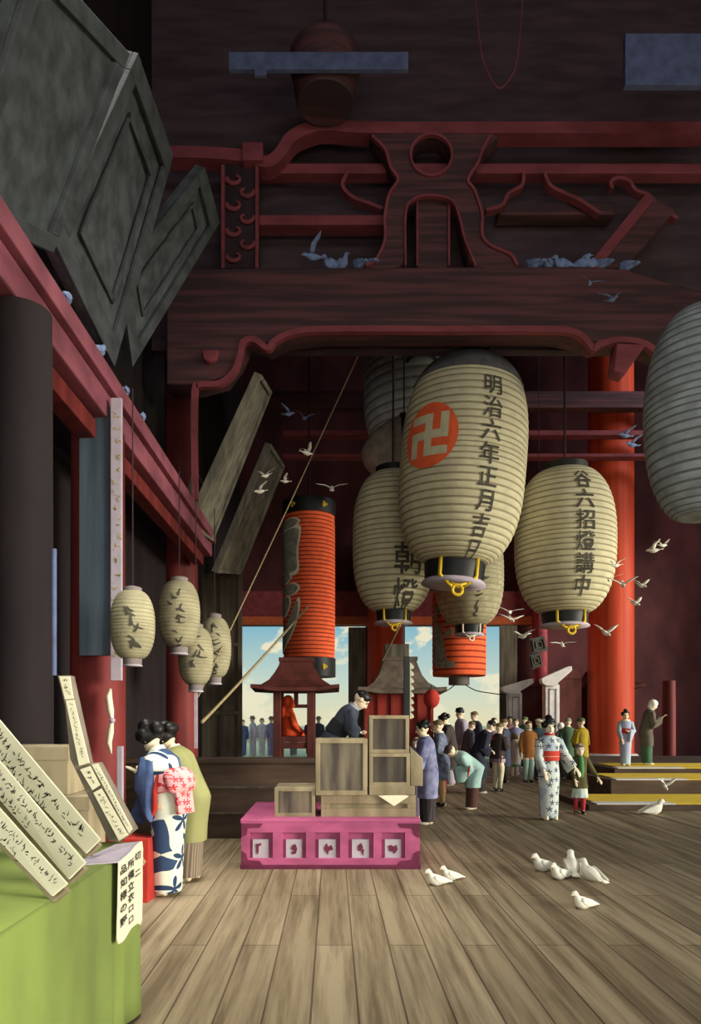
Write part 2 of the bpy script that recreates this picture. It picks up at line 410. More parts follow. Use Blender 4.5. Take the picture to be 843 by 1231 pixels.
# frog-leg strut
L_ = [(445, 160), (463, 178), (470, 200), (479, 215), (468, 233), (463, 261), (463, 285), (457, 308), (440, 320), (480, 320), (487, 303), (488, 256), (495, 242), (516, 236), (543, 242), (553, 261), (558, 286), (572, 320), (622, 320), (614, 305), (588, 294), (580, 281), (580, 256), (571, 228), (563, 215), (575, 195), (581, 178), (592, 160)]
hole = [(519+24*math.cos(-2*PI*k/28), 185+24*math.sin(-2*PI*k/28)) for k in range(28)]
st = thing('frog_leg_strut', P(519, 320, YT), 'carved frog-leg strut with round hole standing on the tie beam', 'strut', kind='structure')
mk('strut_body', shape([smoothline(L_+[L_[0]], 3)[:-1], hole], YT-.02, .4, .025), M_beam, st)
mk('centre_post', pbox(500, 238, 541, 322, YT+.1, .2, .02), M_beam, st)
b_ = band(smoothline([(447, 162), (463, 178), (470, 200), (479, 215), (468, 233), (463, 261), (463, 288), (452, 312), (440, 318)], 4), 3.2, YT-.07, .08)
band(smoothline([(590, 162), (581, 178), (575, 195), (563, 215), (571, 228), (580, 256), (580, 281), (590, 294), (614, 305), (622, 318)], 4), 3.2, YT-.07, .08, bm=b_)
band([(519+25*math.cos(2*PI*k/28), 185+25*math.sin(2*PI*k/28)) for k in range(29)], 3, YT-.07, .08, bm=b_)
band([(502, 240), (502, 319)], 2.4, YT+.04, .08, bm=b_); band([(540, 240), (540, 319)], 2.4, YT+.04, .08, bm=b_)
band(smoothline([(488, 318), (488, 256), (496, 240), (516, 234), (543, 240), (553, 261), (559, 286), (572, 318)], 4), 2.4, YT-.07, .08, bm=b_)
mk('edge_moulding', b_, M_mould, st)
# upper mouldings and rails
bm = band(smoothline([(200, 182), (250, 183), (296, 187), (320, 194), (336, 184), (350, 164), (372, 153), (395, 149), (450, 153), (640, 153), (860, 153)], 5), 14, YT+.1, .3)
struct('trim_4', bm, M_mould, 'red moulding that steps up over the frog-leg strut', 'moulding')
struct('beam_cleat', pbox(291, 170, 316, 192, YT, .3, .02), M_mould, 'square red cleat where the upper moulding steps up', 'cleat')
bm = box(P(308, 0, YT+.35).x, YT+.35, P(0, 208, YT+.35).z, 10, YT+.6, P(0, 196, YT+.35).z, .02)
struct('trim_5', bm, M_mould, 'red rail running behind the neck of the frog-leg strut', 'rail')
struct('trim_6', pbox(308, 258, 463, 270, YT+.35, .3, .02), M_mould, 'short red rail left of the frog-leg strut', 'rail')
struct('trim_7', pbox(600, 244, 740, 258, YT+.5, .3, .02), M_beam, 'dark red rail right of the frog-leg strut', 'rail')
for nm, lb, pts in [('trim_8', 'curled cloud moulding just right of the frog-leg strut', [(630, 206), (628, 222), (612, 232), (604, 246), (585, 252)]),
                    ('trim_9', 'curled cloud moulding left of the diagonal brace', [(655, 206), (662, 222), (680, 232), (698, 240), (722, 256)]),
                    ('trim_10', 'hooked scroll moulding over the diagonal brace', [(737, 226), (735, 218), (744, 213), (757, 217), (765, 228), (780, 234), (795, 248), (815, 262)]),
                    ('trim_11', 'curled cloud moulding left of the frog-leg strut', [(418, 206), (412, 222), (424, 236), (445, 244), (460, 250)])]:
    struct(nm, band(smoothline(pts, 5), 4, YT+.3, .15), M_mould, lb, 'moulding')
bt = thing('diagonal_brace', P(745, 320, YT), 'red diagonal brace rising to the right above the tie beam', 'brace', kind='structure')
mk('brace_timber', quadslab([P(706, 322, YT+.1), P(776, 232, YT+.1), P(812, 252, YT+.1), P(752, 322, YT+.1)], .4, .02), M_beam, bt)
b_ = band([(712, 322), (782, 236)], 12, YT+.04, .1)
mk('brace_edge', b_, M_mould, bt)
# carved panel
cp = thing('carved_panel', P(289, 322, YT), 'tall narrow carved scroll panel left above the tie beam', 'panel', kind='structure')
mk('panel_board', pbox(266, 196, 311, 322, YT+.2, .25, .02), M_black, cp)
b_ = pbox(266, 198, 270, 322, YT+.12, .1); pbox(307, 198, 311, 322, YT+.12, .1, bm=b_)
mk('panel_frame', b_, M_mould, cp)
b_ = bmesh.new(); rg = random.Random(3)
for k in range(7):
    cx_, cy_ = 289+(6 if k % 2 else -6), 214+k*15.5
    sgn = 1 if k % 2 else -1
    pts = []
    for i in range(14):
        a_ = i/13*4.4; r_ = 11*(1-i/17)
        pts.append(P(cx_+sgn*r_*math.cos(a_), cy_+r_*.8*math.sin(a_), YT+.17))
    tube(pts, [.05-.002*i for i in range(14)], 6, b_)
mk('scroll_carving', fixn(b_), M_mould, cp, smooth=True)
# left lengthwise beam with its lower ledge
Y0, Y1 = 2.5, 14.2
bl = thing('side_beam', (-2.4, (Y0+Y1)/2, 4.6), 'purple brown lengthwise beam along the left wall under the plaques', 'beam', kind='structure')
mk('beam_timber', box(-2.75, Y0, 4.72, -2.42, Y1, 5.12, .02), M_rail, bl)
mk('under_ledge', box(-2.75, Y0, 4.5, -2.55, Y1-.25, 4.70, .015), M_redpil, bl)
mk('outer_edge_board', box(-2.42, Y0, 4.98, -2.34, Y1, 5.18, .012), M_rail, bl)
# pillars
def pillar(px0, px1, Y, z1, m, label, base=None, z0=0.0):
    a_, c_ = P(px0, 0, Y), P(px1, 0, Y); R = (c_.x-a_.x)/2; x = (a_.x+c_.x)/2
    t = thing('pillar', (x, Y, 0), label, 'pillar', kind='structure')
    zb = z0
    if base:
        mk('pillar_base', lathe([(R*1.25, 0), (R*1.32, .08), (R*1.3, .22), (R*1.1, .38)], (x, Y, 0), 40), base, t, smooth=True, angle=.5); zb = .36
    mk('shaft', lathe([(R, zb), (R, zb+2), (R*.985, z1*.6), (R*.96, z1)], (x, Y, 0), 40), m, t, smooth=True, angle=.5)
    return t
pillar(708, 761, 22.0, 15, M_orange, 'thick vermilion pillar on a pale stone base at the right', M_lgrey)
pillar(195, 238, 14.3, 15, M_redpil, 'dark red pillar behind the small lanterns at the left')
pillar(441, 486, 24.4, 7.5, M_orange, 'red pillar between the two far doorways')
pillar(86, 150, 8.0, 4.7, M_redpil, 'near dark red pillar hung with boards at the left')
pillar(-10, 62, 5.6, 4.7, M_nearblack, 'almost black pillar at the far left edge')
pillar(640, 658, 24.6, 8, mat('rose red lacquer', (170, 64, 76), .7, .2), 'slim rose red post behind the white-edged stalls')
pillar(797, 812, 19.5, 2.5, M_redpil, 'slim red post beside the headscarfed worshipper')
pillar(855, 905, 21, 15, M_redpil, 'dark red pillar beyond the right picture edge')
# folding door leaves
def leaf(px0, px1, py0, Y, m, label, py1=None, rows=3, cols=2, name='door_leaf'):
    a_ = P(px0, py0, Y); c_ = P(px1, py0, Y); zt = a_.z; zb = 0 if py1 is None else P(0, py1, Y).z
    t = thing(name, ((a_.x+c_.x)/2, Y, zb), label, 'door')
    w = c_.x-a_.x
    mk('door_board', box(a_.x, Y, zb, c_.x, Y+.08, zt, .01), m, t)
    if rows:
        fr = bmesh.new(); s = w*.1
        for i in range(cols+1):
            x = a_.x+s/2+(w-s)*i/cols; box(x-s/2, Y-.05, zb, x+s/2, Y, zt, .008, fr)
        for j in range(rows+1):
            z = zb+s/2+(zt-zb-s)*j/rows; box(a_.x, Y-.055, z-s/2, c_.x, Y-.002, z+s/2, .008, fr)
        mk('door_frame', fr, m, t)
    return t
leaf(243, 291, 690, 16, M_door, 'dark grey panelled door leaf left of the bright doorway')
leaf(419, 440, 754, YB-.4, M_gwood, 'narrow silvered door leaf left of the red far pillar', rows=0)
leaf(601, 622, 752, YB-.4, M_gwood, 'narrow silvered door leaf right of the red paper lantern', rows=0)
# partition
YP = 8.73
pt = thing('low_partition', P(250, 1008, YP), 'low dark plank partition in front of the bright doorway', 'partition')
zt = P(0, 912, YP).z
a_, c_ = P(82, 0, YP), P(452, 0, YP)
mk('planks', box(a_.x, YP, 0, c_.x, YP+.3, zt-.06, .01), M_darkw, pt)
mk('top_rail', box(a_.x, YP-.04, zt-.06, c_.x, YP+.36, zt, .012), M_darkw, pt)
b_ = box(a_.x, YP-.02, .62, c_.x, YP+.01, .65); box(a_.x, YP-.02, .3, c_.x, YP+.01, .33, bm=b_)
mk('plank_battens', b_, M_door, pt)
# ---------------------------------------------------------------- steps at the right
sp = thing('stair', (7.5, 13, 0), 'three broad dark steps with sunlight painted yellow on the treads at the right', 'steps')
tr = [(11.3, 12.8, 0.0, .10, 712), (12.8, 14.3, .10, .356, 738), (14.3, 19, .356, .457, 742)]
for i, (ya, yb, zb, zt_, px) in enumerate(tr):
    x0 = P(px, 0, ya).x
    mk('riser', box(x0-.05, ya, 0, 12.6, yb+(.0 if i < 2 else 0), zt_, .01), M_darkw, sp)
    x0m = x0+.05*ya/4
    mk('painted_sun_tread', box(x0m, ya+.02, zt_, 12.5, (yb if i < 2 else 15.9)-.03, zt_+.012, .004), M_sunyellow, sp)  # thin yellow sheet that paints the sunlit top of each step
    mk('tread_edging', box(x0m-.06-.05*i, ya+.0, zt_, x0m+1.2, ya+.3, zt_+.016, .004), M_lgrey, sp)
# ---------------------------------------------------------------- plaques leaning from the left beam
def plaque(c4, label, frame=.16, thick=.1, name='votive_plaque', fm=M_plaque, pm=M_plaque2, inner=None):
    """c4: lower near, lower far, upper far, upper near (world); a framed board"""
    n = (c4[1]-c4[0]).cross(c4[3]-c4[0]).normalized()
    if n.x < 0: n = -n                      # outward, into the hall
    cen = sum(c4, Vector())/4
    t = thing(name, (c4[0]+c4[1])/2, label, 'plaque', 'votive plaques above the left beam')
    b_ = bmesh.new()
    def slab(q, th, off, bm, bv=0):
        bb = bmesh.new(); A = [bb.verts.new(v+n*off) for v in q]; B = [bb.verts.new(v+n*(off-th)) for v in q]
        bb.faces.new(A); bb.faces.new(B[::-1])
        for i in range(4): bb.faces.new((A[i], B[i], B[(i+1) % 4], A[(i+1) % 4]))
        fixn(bb); bevel(bb, bv); join(bm, bb)
    slab(c4, thick, 0, b_, .01)
    mk('board', b_, pm, t)
    def bl_(u, v):
        return (c4[0]*(1-u)+c4[1]*u)*(1-v)+(c4[3]*(1-u)+c4[2]*u)*v
    w = (c4[1]-c4[0]).length; h = (c4[3]-c4[0]).length; fu, fv = frame/w, frame/h
    b_ = bmesh.new()
    for (u0, v0, u1, v1) in [(0, 0, 1, fv), (0, 1-fv, 1, 1), (0, fv, fu, 1-fv), (1-fu, fv, 1, 1-fv)]:
        slab([bl_(u0, v0), bl_(u1, v0), bl_(u1, v1), bl_(u0, v1)], .05, .05, b_, .01)
    mk('frame', b_, fm, t)
    if inner:
        b_ = bmesh.new(); f2u, f2v = fu*1.9, fv*1.9; e = .25
        for (u0, v0, u1, v1) in [(f2u, f2v, 1-f2u, f2v+fv*e), (f2u, 1-f2v-fv*e, 1-f2u, 1-f2v), (f2u, f2v, f2u+fu*e, 1-f2v), (1-f2u-fu*e, f2v, 1-f2u, 1-f2v)]:
            slab([bl_(u0, v0), bl_(u1, v0), bl_(u1, v1), bl_(u0, v1)], .02, .02, b_, 0)
        mk('inner_border', b_, fm, t)
    return t
plaque([P(-60, 250, 4.6), P(58, 302, 5.9), P(150, 62, 5.9), P(40, -60, 4.6)], 'dark framed votive plaque cut off at the upper left corner', .14)
plaque([P(57, 285, 5.95), P(133, 440, 7.7), P(204, 186, 8.1), P(160, 62, 6.35)], 'largest grey framed votive plaque hung above the left beam', .2, inner=True)
plaque([P(140, 325, 8.2), P(156, 440, 9.1), P(261, 266, 9.6), P(243, 200, 8.7)], 'grey framed plaque behind the largest votive plaque', .17, inner=True)
plaque([P(228, 632, 12.6), P(254, 650, 13.9), P(325, 470, 13.9), P(312, 449, 12.6)], 'long thin grey board leaning up from the end of the left beam', .08, fm=M_board, pm=M_board, name='name_board')
plaque([P(259, 688, 14.7), P(288, 690, 15.7), P(341, 560, 15.7), P(324, 533, 14.7)], 'long thin grey board leaning over the dark door leaf', .08, fm=M_board, pm=M_board, name='name_board')
plaque([P(226, 606, 13.0), P(243, 626, 14.0), P(252, 597, 14.0), P(237, 570, 13.0)], 'short grey board stub tucked behind the long thin board', .07, fm=M_board, pm=M_board, name='name_board')
# ---------------------------------------------------------------- boards and bits on the near pillar
def flat(name, px0, py0, px1, py1, Y, d, m, label, cat, bv=.006):
    o = mk(name, pbox(px0, py0, px1, py1, Y, d, bv), m); settle(o); return tag(o, label, cat)
flat('hanging_board', 95, 487, 131, 788, 7.6, .06, M_dblue, 'broad blue grey board hung on the near red pillar', 'board')
t = thing('script_board', P(140, 815, 7.55), 'narrow upright board with yellow script right of the near pillar', 'board')
b_ = pbox(133, 478, 146, 818, 7.55, .05, .006); rg = random.Random(9)
for k in range(19):
    put(b_, scribble(rg), plane_fn(P(139.5, 500+k*16, 7.545), Vector((1, 0, 0)), Vector((0, 0, 1)), .085, Vector((0, -1, 0)), .0), 1)
mk('board', b_, [M_lav, mat('ochre ink', (190, 168, 60), .8, .2)], t)
o = mk('blue_pole', fixn(tube([P(65, 812, 5.0), P(65, 660, 5.0)], .018, 12)), M_blue, smooth=True, angle=.6); settle(o); tag(o, 'thin dusty blue pole hanging at the left edge', 'pole')
t = thing('knotted_cloth', P(134, 905, 7.6), 'white knotted cloth hanging on the near red pillar', 'cloth')
mk('cloth', fixn(tube([P(133, 828, 7.62), P(131, 838, 7.60), P(133, 855, 7.59), P(135, 866, 7.59), P(133, 880, 7.59), P(131, 893, 7.59), P(134, 906, 7.60)], [.012, .034, .036, .016, .034, .03, .008], 10)), M_white, t, smooth=True)
mk('knot', ell(bmesh.new(), P(135, 866, 7.57), (.032, .028, .03)), M_lav, t, smooth=True)
o = mk('white_post', pbox(140, 897, 147, 1035.5, 7.35, .06, .008), M_lav); settle(o); tag(o, 'short white post between the near pillar and the partition', 'post')
# ---------------------------------------------------------------- high hanging things
t = thing('hanging_tub', P(391, 124, 11.4), 'dull red tapered wooden tub hung above the upper moulding', 'tub')
k_ = 11.6/F
mk('tub', fixn(lathe([(33*k_, 0), (34.5*k_, .03), (38*k_, 20*k_), (40.5*k_, 39*k_), (42*k_, 40*k_), (43*k_, 56*k_), (39*k_, 56*k_), (36*k_, 40*k_), (.02, 38*k_)], P(391, 125, 11.6), 40)), M_beam, t, smooth=True, angle=.5)
mk('hanger', fixn(tube([P(391, 84, 11.6), P(391, -60, 11.6)], .03, 8)), M_black, t)
t = thing('high_board', P(382, 84, 11), 'long dusty blue board hung near the ceiling', 'board')
mk('board', pbox(275, 62, 491, 83, 11, .08, .01), M_blue, t)
mk('tab', pbox(306, 80, 320, 90, 10.98, .06, .005), M_blue, t)
flat('corner_board', 752, 40, 880, 102, 10.8, .1, M_blue, 'dusty blue board hung at the upper right corner', 'board')
o = mk('drooping_cord', fixn(tube([P(*q, 11.5) for q in smoothline([(570, -20), (578, 60), (588, 90), (600, 106), (612, 96), (622, 70), (630, -20)], 5)], .012, 6)), M_mould, smooth=True); settle(o); tag(o, 'thin red cord drooping from the ceiling', 'cord')
# ---------------------------------------------------------------- ropes
def rope(pts, Y0_, Y1_, r, label, sag=0.0):
    n = 20; q = []
    for i in range(n+1):
        t_ = i/n; px = pts[0][0]+(pts[1][0]-pts[0][0])*t_; py = pts[0][1]+(pts[1][1]-pts[0][1])*t_+sag*4*t_*(1-t_)
        q.append(P(px, py, Y0_+(Y1_-Y0_)*t_))
    o = mk('rope', fixn(tube(q, r, 6)), M_rope, smooth=True); settle(o); return tag(o, label, 'rope', 'ropes across the doorway')
rope(((434, 420), (238, 838)), 15.5, 10.2, .012, 'long thin rope slanting down past the tall red lantern', 3)
rope(((371, 728), (243, 868)), 16.9, 10.0, .026, 'thick tan rope stretched across the bright doorway', 2)
rope(((481, 752), (459, 795)), 13.4, 15.2, .02, 'short rope running down from the white lantern with two characters')
o = mk('wire', fixn(tube([P(*q, 22.9) for q in smoothline([(500, 842), (520, 838), (538, 830), (553, 821), (572, 830), (595, 834), (619, 837)], 4)], .018, 6)), M_lac, smooth=True); settle(o); tag(o, 'dark wire drooping under the lower red lantern', 'wire')
# ---------------------------------------------------------------- paper lanterns
MANJI = ["11101", "00101", "11111", "10100", "10111"]
def lantern(px, pt, pb, hw, Y, label, group, ribs=34, endr=.42, p=2.6, q=.6, text='', tsize=.5, tang=0.0, ttop=.9, tstep=None, tilt=0.0, roll=0.0, paper=None, rib=None, crest=None,
            ring=True, brass=True, capcol=None, cord=14.9, scr=None, nseg=64, ink=None, ringpx=None, tail=None, lining=None, name='paper_lantern', cyl=None, hood=0, ropetop=True):
    paper = paper or M_paper; rib = rib or M_rib; ink = ink or M_ink
    c = P(px, (pt+pb)/2, Y); R = hw/F*Y; Ht = (pb-pt)/F*Y
    t = thing(name, c, label, 'lantern', group)
    t.rotation_euler = (tilt, roll, 0)
    def rad(v):
        if cyl: return R*(1-.02*abs(2*v-1)**6)
        v = min(max(v, 0), 1)
        return R*(endr+(1-endr)*max(0, 1-abs(2*v-1)**p)**q)
    b_ = bmesh.new(); rings = []; kinds = []
    n = ribs
    for i in range(n):
        for s in (0.0, .14, .35, .65, .86):
            v = (i+s)/n
            dip = .986 if s == 0.0 else (.994 if s in (.14, .86) else 1.0)
            # nearer rings at the mouth follow the cosine so that ends close smoothly
            vv = v if cyl else .5-.5*math.cos(PI*v)*(.55+.45*abs(math.cos(PI*v)))
            rings.append((rad(vv)*dip, (vv-.5)*Ht)); kinds.append(s)
    rings.append((rad(1.0), .5*Ht)); kinds.append(0)
    V = [[b_.verts.new((r*math.cos(2*PI*k/nseg), r*math.sin(2*PI*k/nseg), z)) for k in range(nseg)] for r, z in rings]
    for i in range(len(V)-1):
        mi = 1 if (kinds[i] == 0.0 or kinds[i] == .86) else 0
        for k in range(nseg):
            f = b_.faces.new((V[i][k], V[i][(k+1) % nseg], V[i+1][(k+1) % nseg], V[i+1][k])); f.material_index = mi; f.smooth = True
    f = b_.faces.new(V[0][::-1]); f = b_.faces.new(V[-1]); f.material_index = 0
    vz = Matrix.Rotation(-tilt, 3, 'X')
    def on(ang, z0, off):
        def fn(u, v):
            z = z0+v; th = ang+u/R
            r = rad(min(max(z/Ht+.5, 0), 1))+off
            return Vector((r*math.sin(th), -r*math.cos(th), z))
        return fn
    if text:
        z = (ttop-.5)*Ht
        st_ = tstep or tsize*1.12
        for ch in text:
            g = glyph(ch); fn = on(tang, 0, .012)
            put(b_, ([(x*tsize, y*tsize+z-tsize/2) for x, y in g[0]], g[1]), fn, 2); z -= st_
    if scr:
        rg = random.Random(scr); z = (ttop-.5)*Ht
        while z > -.36*Ht:
            g = scribble(rg); fn = on(tang, 0, .008)
            put(b_, ([(x*tsize*1.15, y*tsize+z-tsize/2) for x, y in g[0]], g[1]), fn, 2); z -= tsize*1.05
    if crest:
        ang, zc, rr = crest; fn = on(ang, zc, .014); fn2 = on(ang, zc, .024)
        V_, T_ = [(0, 0)], []
        m = 40
        for j in range(1, 6):
            for k in range(m): V_.append((rr*j/5*math.cos(2*PI*k/m), 1.06*rr*j/5*math.sin(2*PI*k/m)))
        for k in range(m): T_.append((0, 1+k, 1+(k+1) % m))
        for j in range(4):
            for k in range(m):
                q_ = 1+j*m+k; q2 = 1+j*m+(k+1) % m; T_ += [(q_, q_+m, q2+m), (q_, q2+m, q2)]
        put(b_, (V_, T_), fn, 3)
        w_ = rr*1.36/5
        for i, row in enumerate(MANJI):
            for j, chh in enumerate(row):
                if chh == '1':
                    x0, y0 = (j-2.5)*w_, (1.5-i)*w_
                    for sx in range(2):
                        xa, xb = x0+w_*sx/2, x0+w_*(sx+1)/2
                        put(b_, ([(xa, y0), (xb, y0), (xb, y0+w_), (xa, y0+w_)], [(0, 1, 2), (0, 2, 3)]), fn2, 0)
    body = mk('paper_body', b_, [paper, rib, ink, M_lred], t, local=True)
    er = rad(0)
    if hood:
        b_ = lathe([((rad(.5-.5*math.cos(PI*v)*(.55+.45*abs(math.cos(PI*v))))+.02), (-.5*math.cos(PI*v)*(.55+.45*abs(math.cos(PI*v))))*Ht+.015) for v in [hood+(1-hood)*i/8 for i in range(9)]], (0, 0, 0), 48)
        mk('top_hood', fixn(b_), mat('dark grey hood cloth', (92, 90, 94), .9, .2), t, local=True, smooth=True)
    if ring:
        rh = (ringpx or 20)/F*Y
        b_ = lathe([(er*.9, 0.02), (er*1.04, 0), (er*1.06, -rh*.1), (er*1.0, -rh), (er*.93, -rh), (er*.9, 0.0)], (0, 0, -Ht/2), 48)
        mk('bottom_ring', fixn(b_), capcol or M_lac, t, local=True, smooth=True, angle=.5)
        b_ = lathe([(er*.92, -rh*.75), (er*1.1, -rh*1.0), (er*1.12, -rh*1.1), (er*.5, -rh*1.18), (.01, -rh*1.2)], (0, 0, -Ht/2), 40)
        mk('mouth_lining', fixn(b_), lining or M_lav, t, local=True, smooth=True)
        b_ = lathe([(er*1.02, -.02), (er*1.04, rh*.5), (er*.9, rh*.6), (.03, rh*.8)], (0, 0, Ht/2), 40)
        mk('top_cap', fixn(b_), capcol or M_lac, t, local=True, smooth=True, angle=.5)
    if brass:
        rh = (ringpx or 20)/F*Y; b_ = bmesh.new(); w = er*.07; zb = -Ht/2
        for s in (-1, 1):
            x = s*er*.62; y = -er*1.02*math.sqrt(1-.62**2)-.03
            tube([(x, y, zb+.02), (x, y, zb-rh*.85), (s*er*.16, y-.02, zb-rh*1.42)], w, 8, b_)
            tube([(s*er*.16, y-.02, zb-rh*1.42), (-s*er*.3, y-.02, zb-rh*1.22)], w*.9, 8, b_)
        rr = er*.17
        tube([(rr*math.cos(2*PI*k/14), y-.03, zb-rh*1.55+rr*math.sin(2*PI*k/14)) for k in range(15)], w*.9, 8, b_)
        mk('brass_hook', fixn(b_), M_gold if brass == True else brass, t, local=True, smooth=True)
    if tail:
        mk('paper_tail', box(-.02, -.02, -Ht/2-tail, .02, .02, -Ht/2-.02), M_lav, t, local=True)
    if ropetop:
        top = Matrix.Rotation(roll, 3, 'Y') @ Vector((0, 0, Ht/2))
        b_ = tube([(0, 0, Ht/2), (0, 0, Ht/2+max(.2, cord-c.z-Ht/2))], .025 if cord > 6 else .007, 8)
        ro = mk('hanging_rope', fixn(b_), M_black, t, local=True)
        ro.rotation_euler = Matrix.Rotation(-roll, 3, 'Y').to_euler() if roll else (0, 0, 0)
    return t
BIGL = 'large white paper lanterns under the tie beam'
lantern(505, 360, 528, 68, 18.6, 'tall blue grey paper lantern whose top is hidden by the tie beam', BIGL, ribs=20, p=5, q=.5, endr=.75, text='大人', tsize=.85, tang=-.1, ttop=.79, tstep=.8, paper=M_paperl, rib=M_ribl, brass=False, ring=False)
lantern(556, 440, 678, 75, 13.4, 'biggest white paper lantern with a red round crest', BIGL, ribs=38, p=3.1, q=.62, endr=.46, text='明治六年正月吉日', tsize=.40, tang=.24, ttop=.83, tstep=.405, roll=.075, crest=(-.71, .15, .55), ringpx=24, hood=.80)
lantern(473, 570, 735, 49, 15.3, 'white paper lantern with two big characters, left of the biggest lantern', BIGL, ribs=30, p=3.0, text='朝燈', tsize=.68, tang=.28, ttop=.44, tstep=.72, ringpx=14)
lantern(564, 630, 752, 41, 19.5, 'smaller greyer paper lantern below and behind the biggest lantern', BIGL, ribs=24, p=2.8, endr=.4, tang=.1, tsize=.4, scr=21, ttop=.8, paper=M_paperd, ringpx=11, brass=M_white)
lantern(679, 568, 737, 59, 14.2, 'white paper lantern in front of the vermilion pillar', BIGL, ribs=31, p=2.6, endr=.44, text='谷六招燈講中', tsize=.40, tang=.08, ttop=.93, tstep=.405, ringpx=15)
lantern(846, 376, 622, 67, 9.2, 'blue grey paper lantern hanging at the right edge', BIGL, ribs=30, p=2.2, endr=.4, tang=-.6, paper=M_paperb, rib=M_ribb, brass=False, ring=False)
# dark bell of a lantern behind the biggest one
cb = P(486, 546, 16.5); t = thing('dark_lantern', cb, 'dark grey cone-shaped lantern end poking out left of the biggest lantern', 'lantern')
k_ = 16.5/F
prof = [(2, 52), (14, 47), (27, 36), (38, 20), (44, 4), (45, -8), (40, -16), (12, -18), (1, -18)]
M_ = Matrix.Translation(cb) @ Matrix.Rotation(-PI/2, 4, 'Y')
b_ = lathe([(r*k_, z*k_) for r, z in prof], (0, 0, 0), 40); b_.transform(M_)
mk('paper_shell', fixn(b_), mat('smoked lantern paper', (186, 174, 160), .9, .2), t, smooth=True)
b_ = lathe([(44*k_, 7*k_), (46.5*k_, 5*k_), (46.5*k_, -5*k_), (45*k_, -8*k_)], (0, 0, 0), 40, cap=False); b_.transform(M_)
mk('rim_band', fixn(b_), M_lac, t, smooth=True)
mk('hanging_rope', fixn(tube([cb, (cb.x, cb.y, 14.9)], .02, 6)), M_black, t)
SM = 'small paper lanterns at the left'
for (px, pt_, pb_, hw, Y, lb, tl, mt_) in [(159.5, 711, 792, 26.5, 7.1, 'small paper lantern nearest the near red pillar', None, M_paperd), (215.5, 699, 778, 25, 9.5, 'small paper lantern hanging highest, in front of the dark red pillar', None, M_paperd),
                                     (235.5, 755, 823, 21, 10.0, 'small paper lantern with a long paper tail', .9, M_paperd), (258, 743, 814, 20, 11.2, 'small paper lantern hanging in front of the dark door leaf', None, M_paperd)]:
    lantern(px, pt_, pb_, hw, Y, lb, SM, ribs=22, p=2.3, q=.55, endr=.4, tsize=.2, tang=.1, scr=int(px), ttop=.88, paper=mt_, ringpx=8, brass=False, capcol=mat('grey lantern ring', (140, 130, 128), .8, .1), lining=M_greyp, tail=tl, nseg=40, cord=4.8)
# red lanterns
def red_lantern(px0, px1, pt, pb, Y, label, patches, ribs):
    px = (px0+px1)/2; hw = (px1-px0)/2
    t = lantern(px, pt, pb, hw, Y, label, 'red paper lanterns before the far doorways', ribs=ribs, cyl=True, paper=M_lred, rib=M_lredrib, ring=False, brass=False, name='red_lantern', ropetop=True)
    c = P(px, (pt+pb)/2, Y); R = hw/F*Y
    b_ = bmesh.new()
    cxp = c.x/Y*F+CX
    for poly, mi, off in patches:
        V_ = [((x, y)) for x, y in poly]; bb = bmesh.new()
        vs = [bb.verts.new((x, 0, y)) for x, y in V_]; bb.faces.new(vs)
        bmesh.ops.triangulate(bb, faces=bb.faces)
        for _ in range(3): bmesh.ops.subdivide_edges(bb, edges=[e for e in bb.edges if e.calc_length() > 3], cuts=1); bmesh.ops.triangulate(bb, faces=[f for f in bb.faces if len(f.verts) > 3])
        for v in bb.verts:
            s = max(-.9995, min(.9995, (v.co.x-px)/hw)); th = math.asin(s)
            w = P(0, v.co.z, Y); v.co = Vector(((R+off)*math.sin(th), -(R+off)*math.cos(th), w.z-c.z))
        for f in bb.faces: f.material_index = mi
        join(b_, bb)
    if patches: mk('painted_characters', b_, [M_greyl, M_white], t, local=True)
    return t, c, R
def ring_of(pl, k):
    cx_ = sum(x for x, _ in pl)/len(pl); cy_ = sum(y for _, y in pl)/len(pl)
    return [(max(340.6, cx_+(x-cx_)*k+1.0), cy_+(y-cy_)*k) for x, y in pl]
A = [[(341, 632), (352, 630), (360, 634), (354, 640), (342, 641)], [(341, 645), (350, 642), (361, 645), (358, 668), (359, 688), (352, 693), (341, 690)], [(341, 695), (348, 693), (351, 699), (345, 705), (341, 703)],
     [(341, 711), (352, 706), (360, 711), (355, 718), (346, 719)], [(341, 724), (348, 721), (350, 730), (346, 740), (341, 743)], [(341, 764), (350, 745), (358, 727), (360, 736), (355, 757), (346, 775), (341, 783)]]
pch = [(smoothline(a+[a[0]], 3)[:-1], 0, .016) for a in A]+[(ring_of(smoothline(a+[a[0]], 3)[:-1], 1.16), 1, .010) for a in A]
t, c, R = red_lantern(340.5, 403, 622, 792, 18.0, 'tall red cylindrical lantern with black bands and grey characters', pch, 36)
Ht = 170/F*18.0
for nm, z0_, z1_ in (('top_band', Ht/2, Ht/2+17/F*18), ('bottom_band', -Ht/2-22/F*18, -Ht/2)):
    mk(nm, fixn(lathe([(R*1.0, z0_), (R*1.02, z0_), (R*1.02, z1_), (R*.9, z1_)], (0, 0, 0), 48)), M_lac, t, local=True, smooth=True, angle=.4)
    for th in (-.62, .62):
        b_ = bmesh.new(); zc = (z0_+z1_)/2
        M_ = Matrix.Translation((R*1.03*math.sin(th), -R*1.03*math.cos(th), zc)) @ Matrix.Rotation(th, 4, 'Z')
        for k in range(3):
            an = 2*PI*k/3
            bb = bmesh.new(); ell(bb, (.04*math.cos(an), 0, .04*math.sin(an)), (.046, .02, .046), u=10, v=6); bb.transform(M_); join(b_, bb)
        mk('yellow_crest', b_, M_gold, t, local=True, smooth=True)
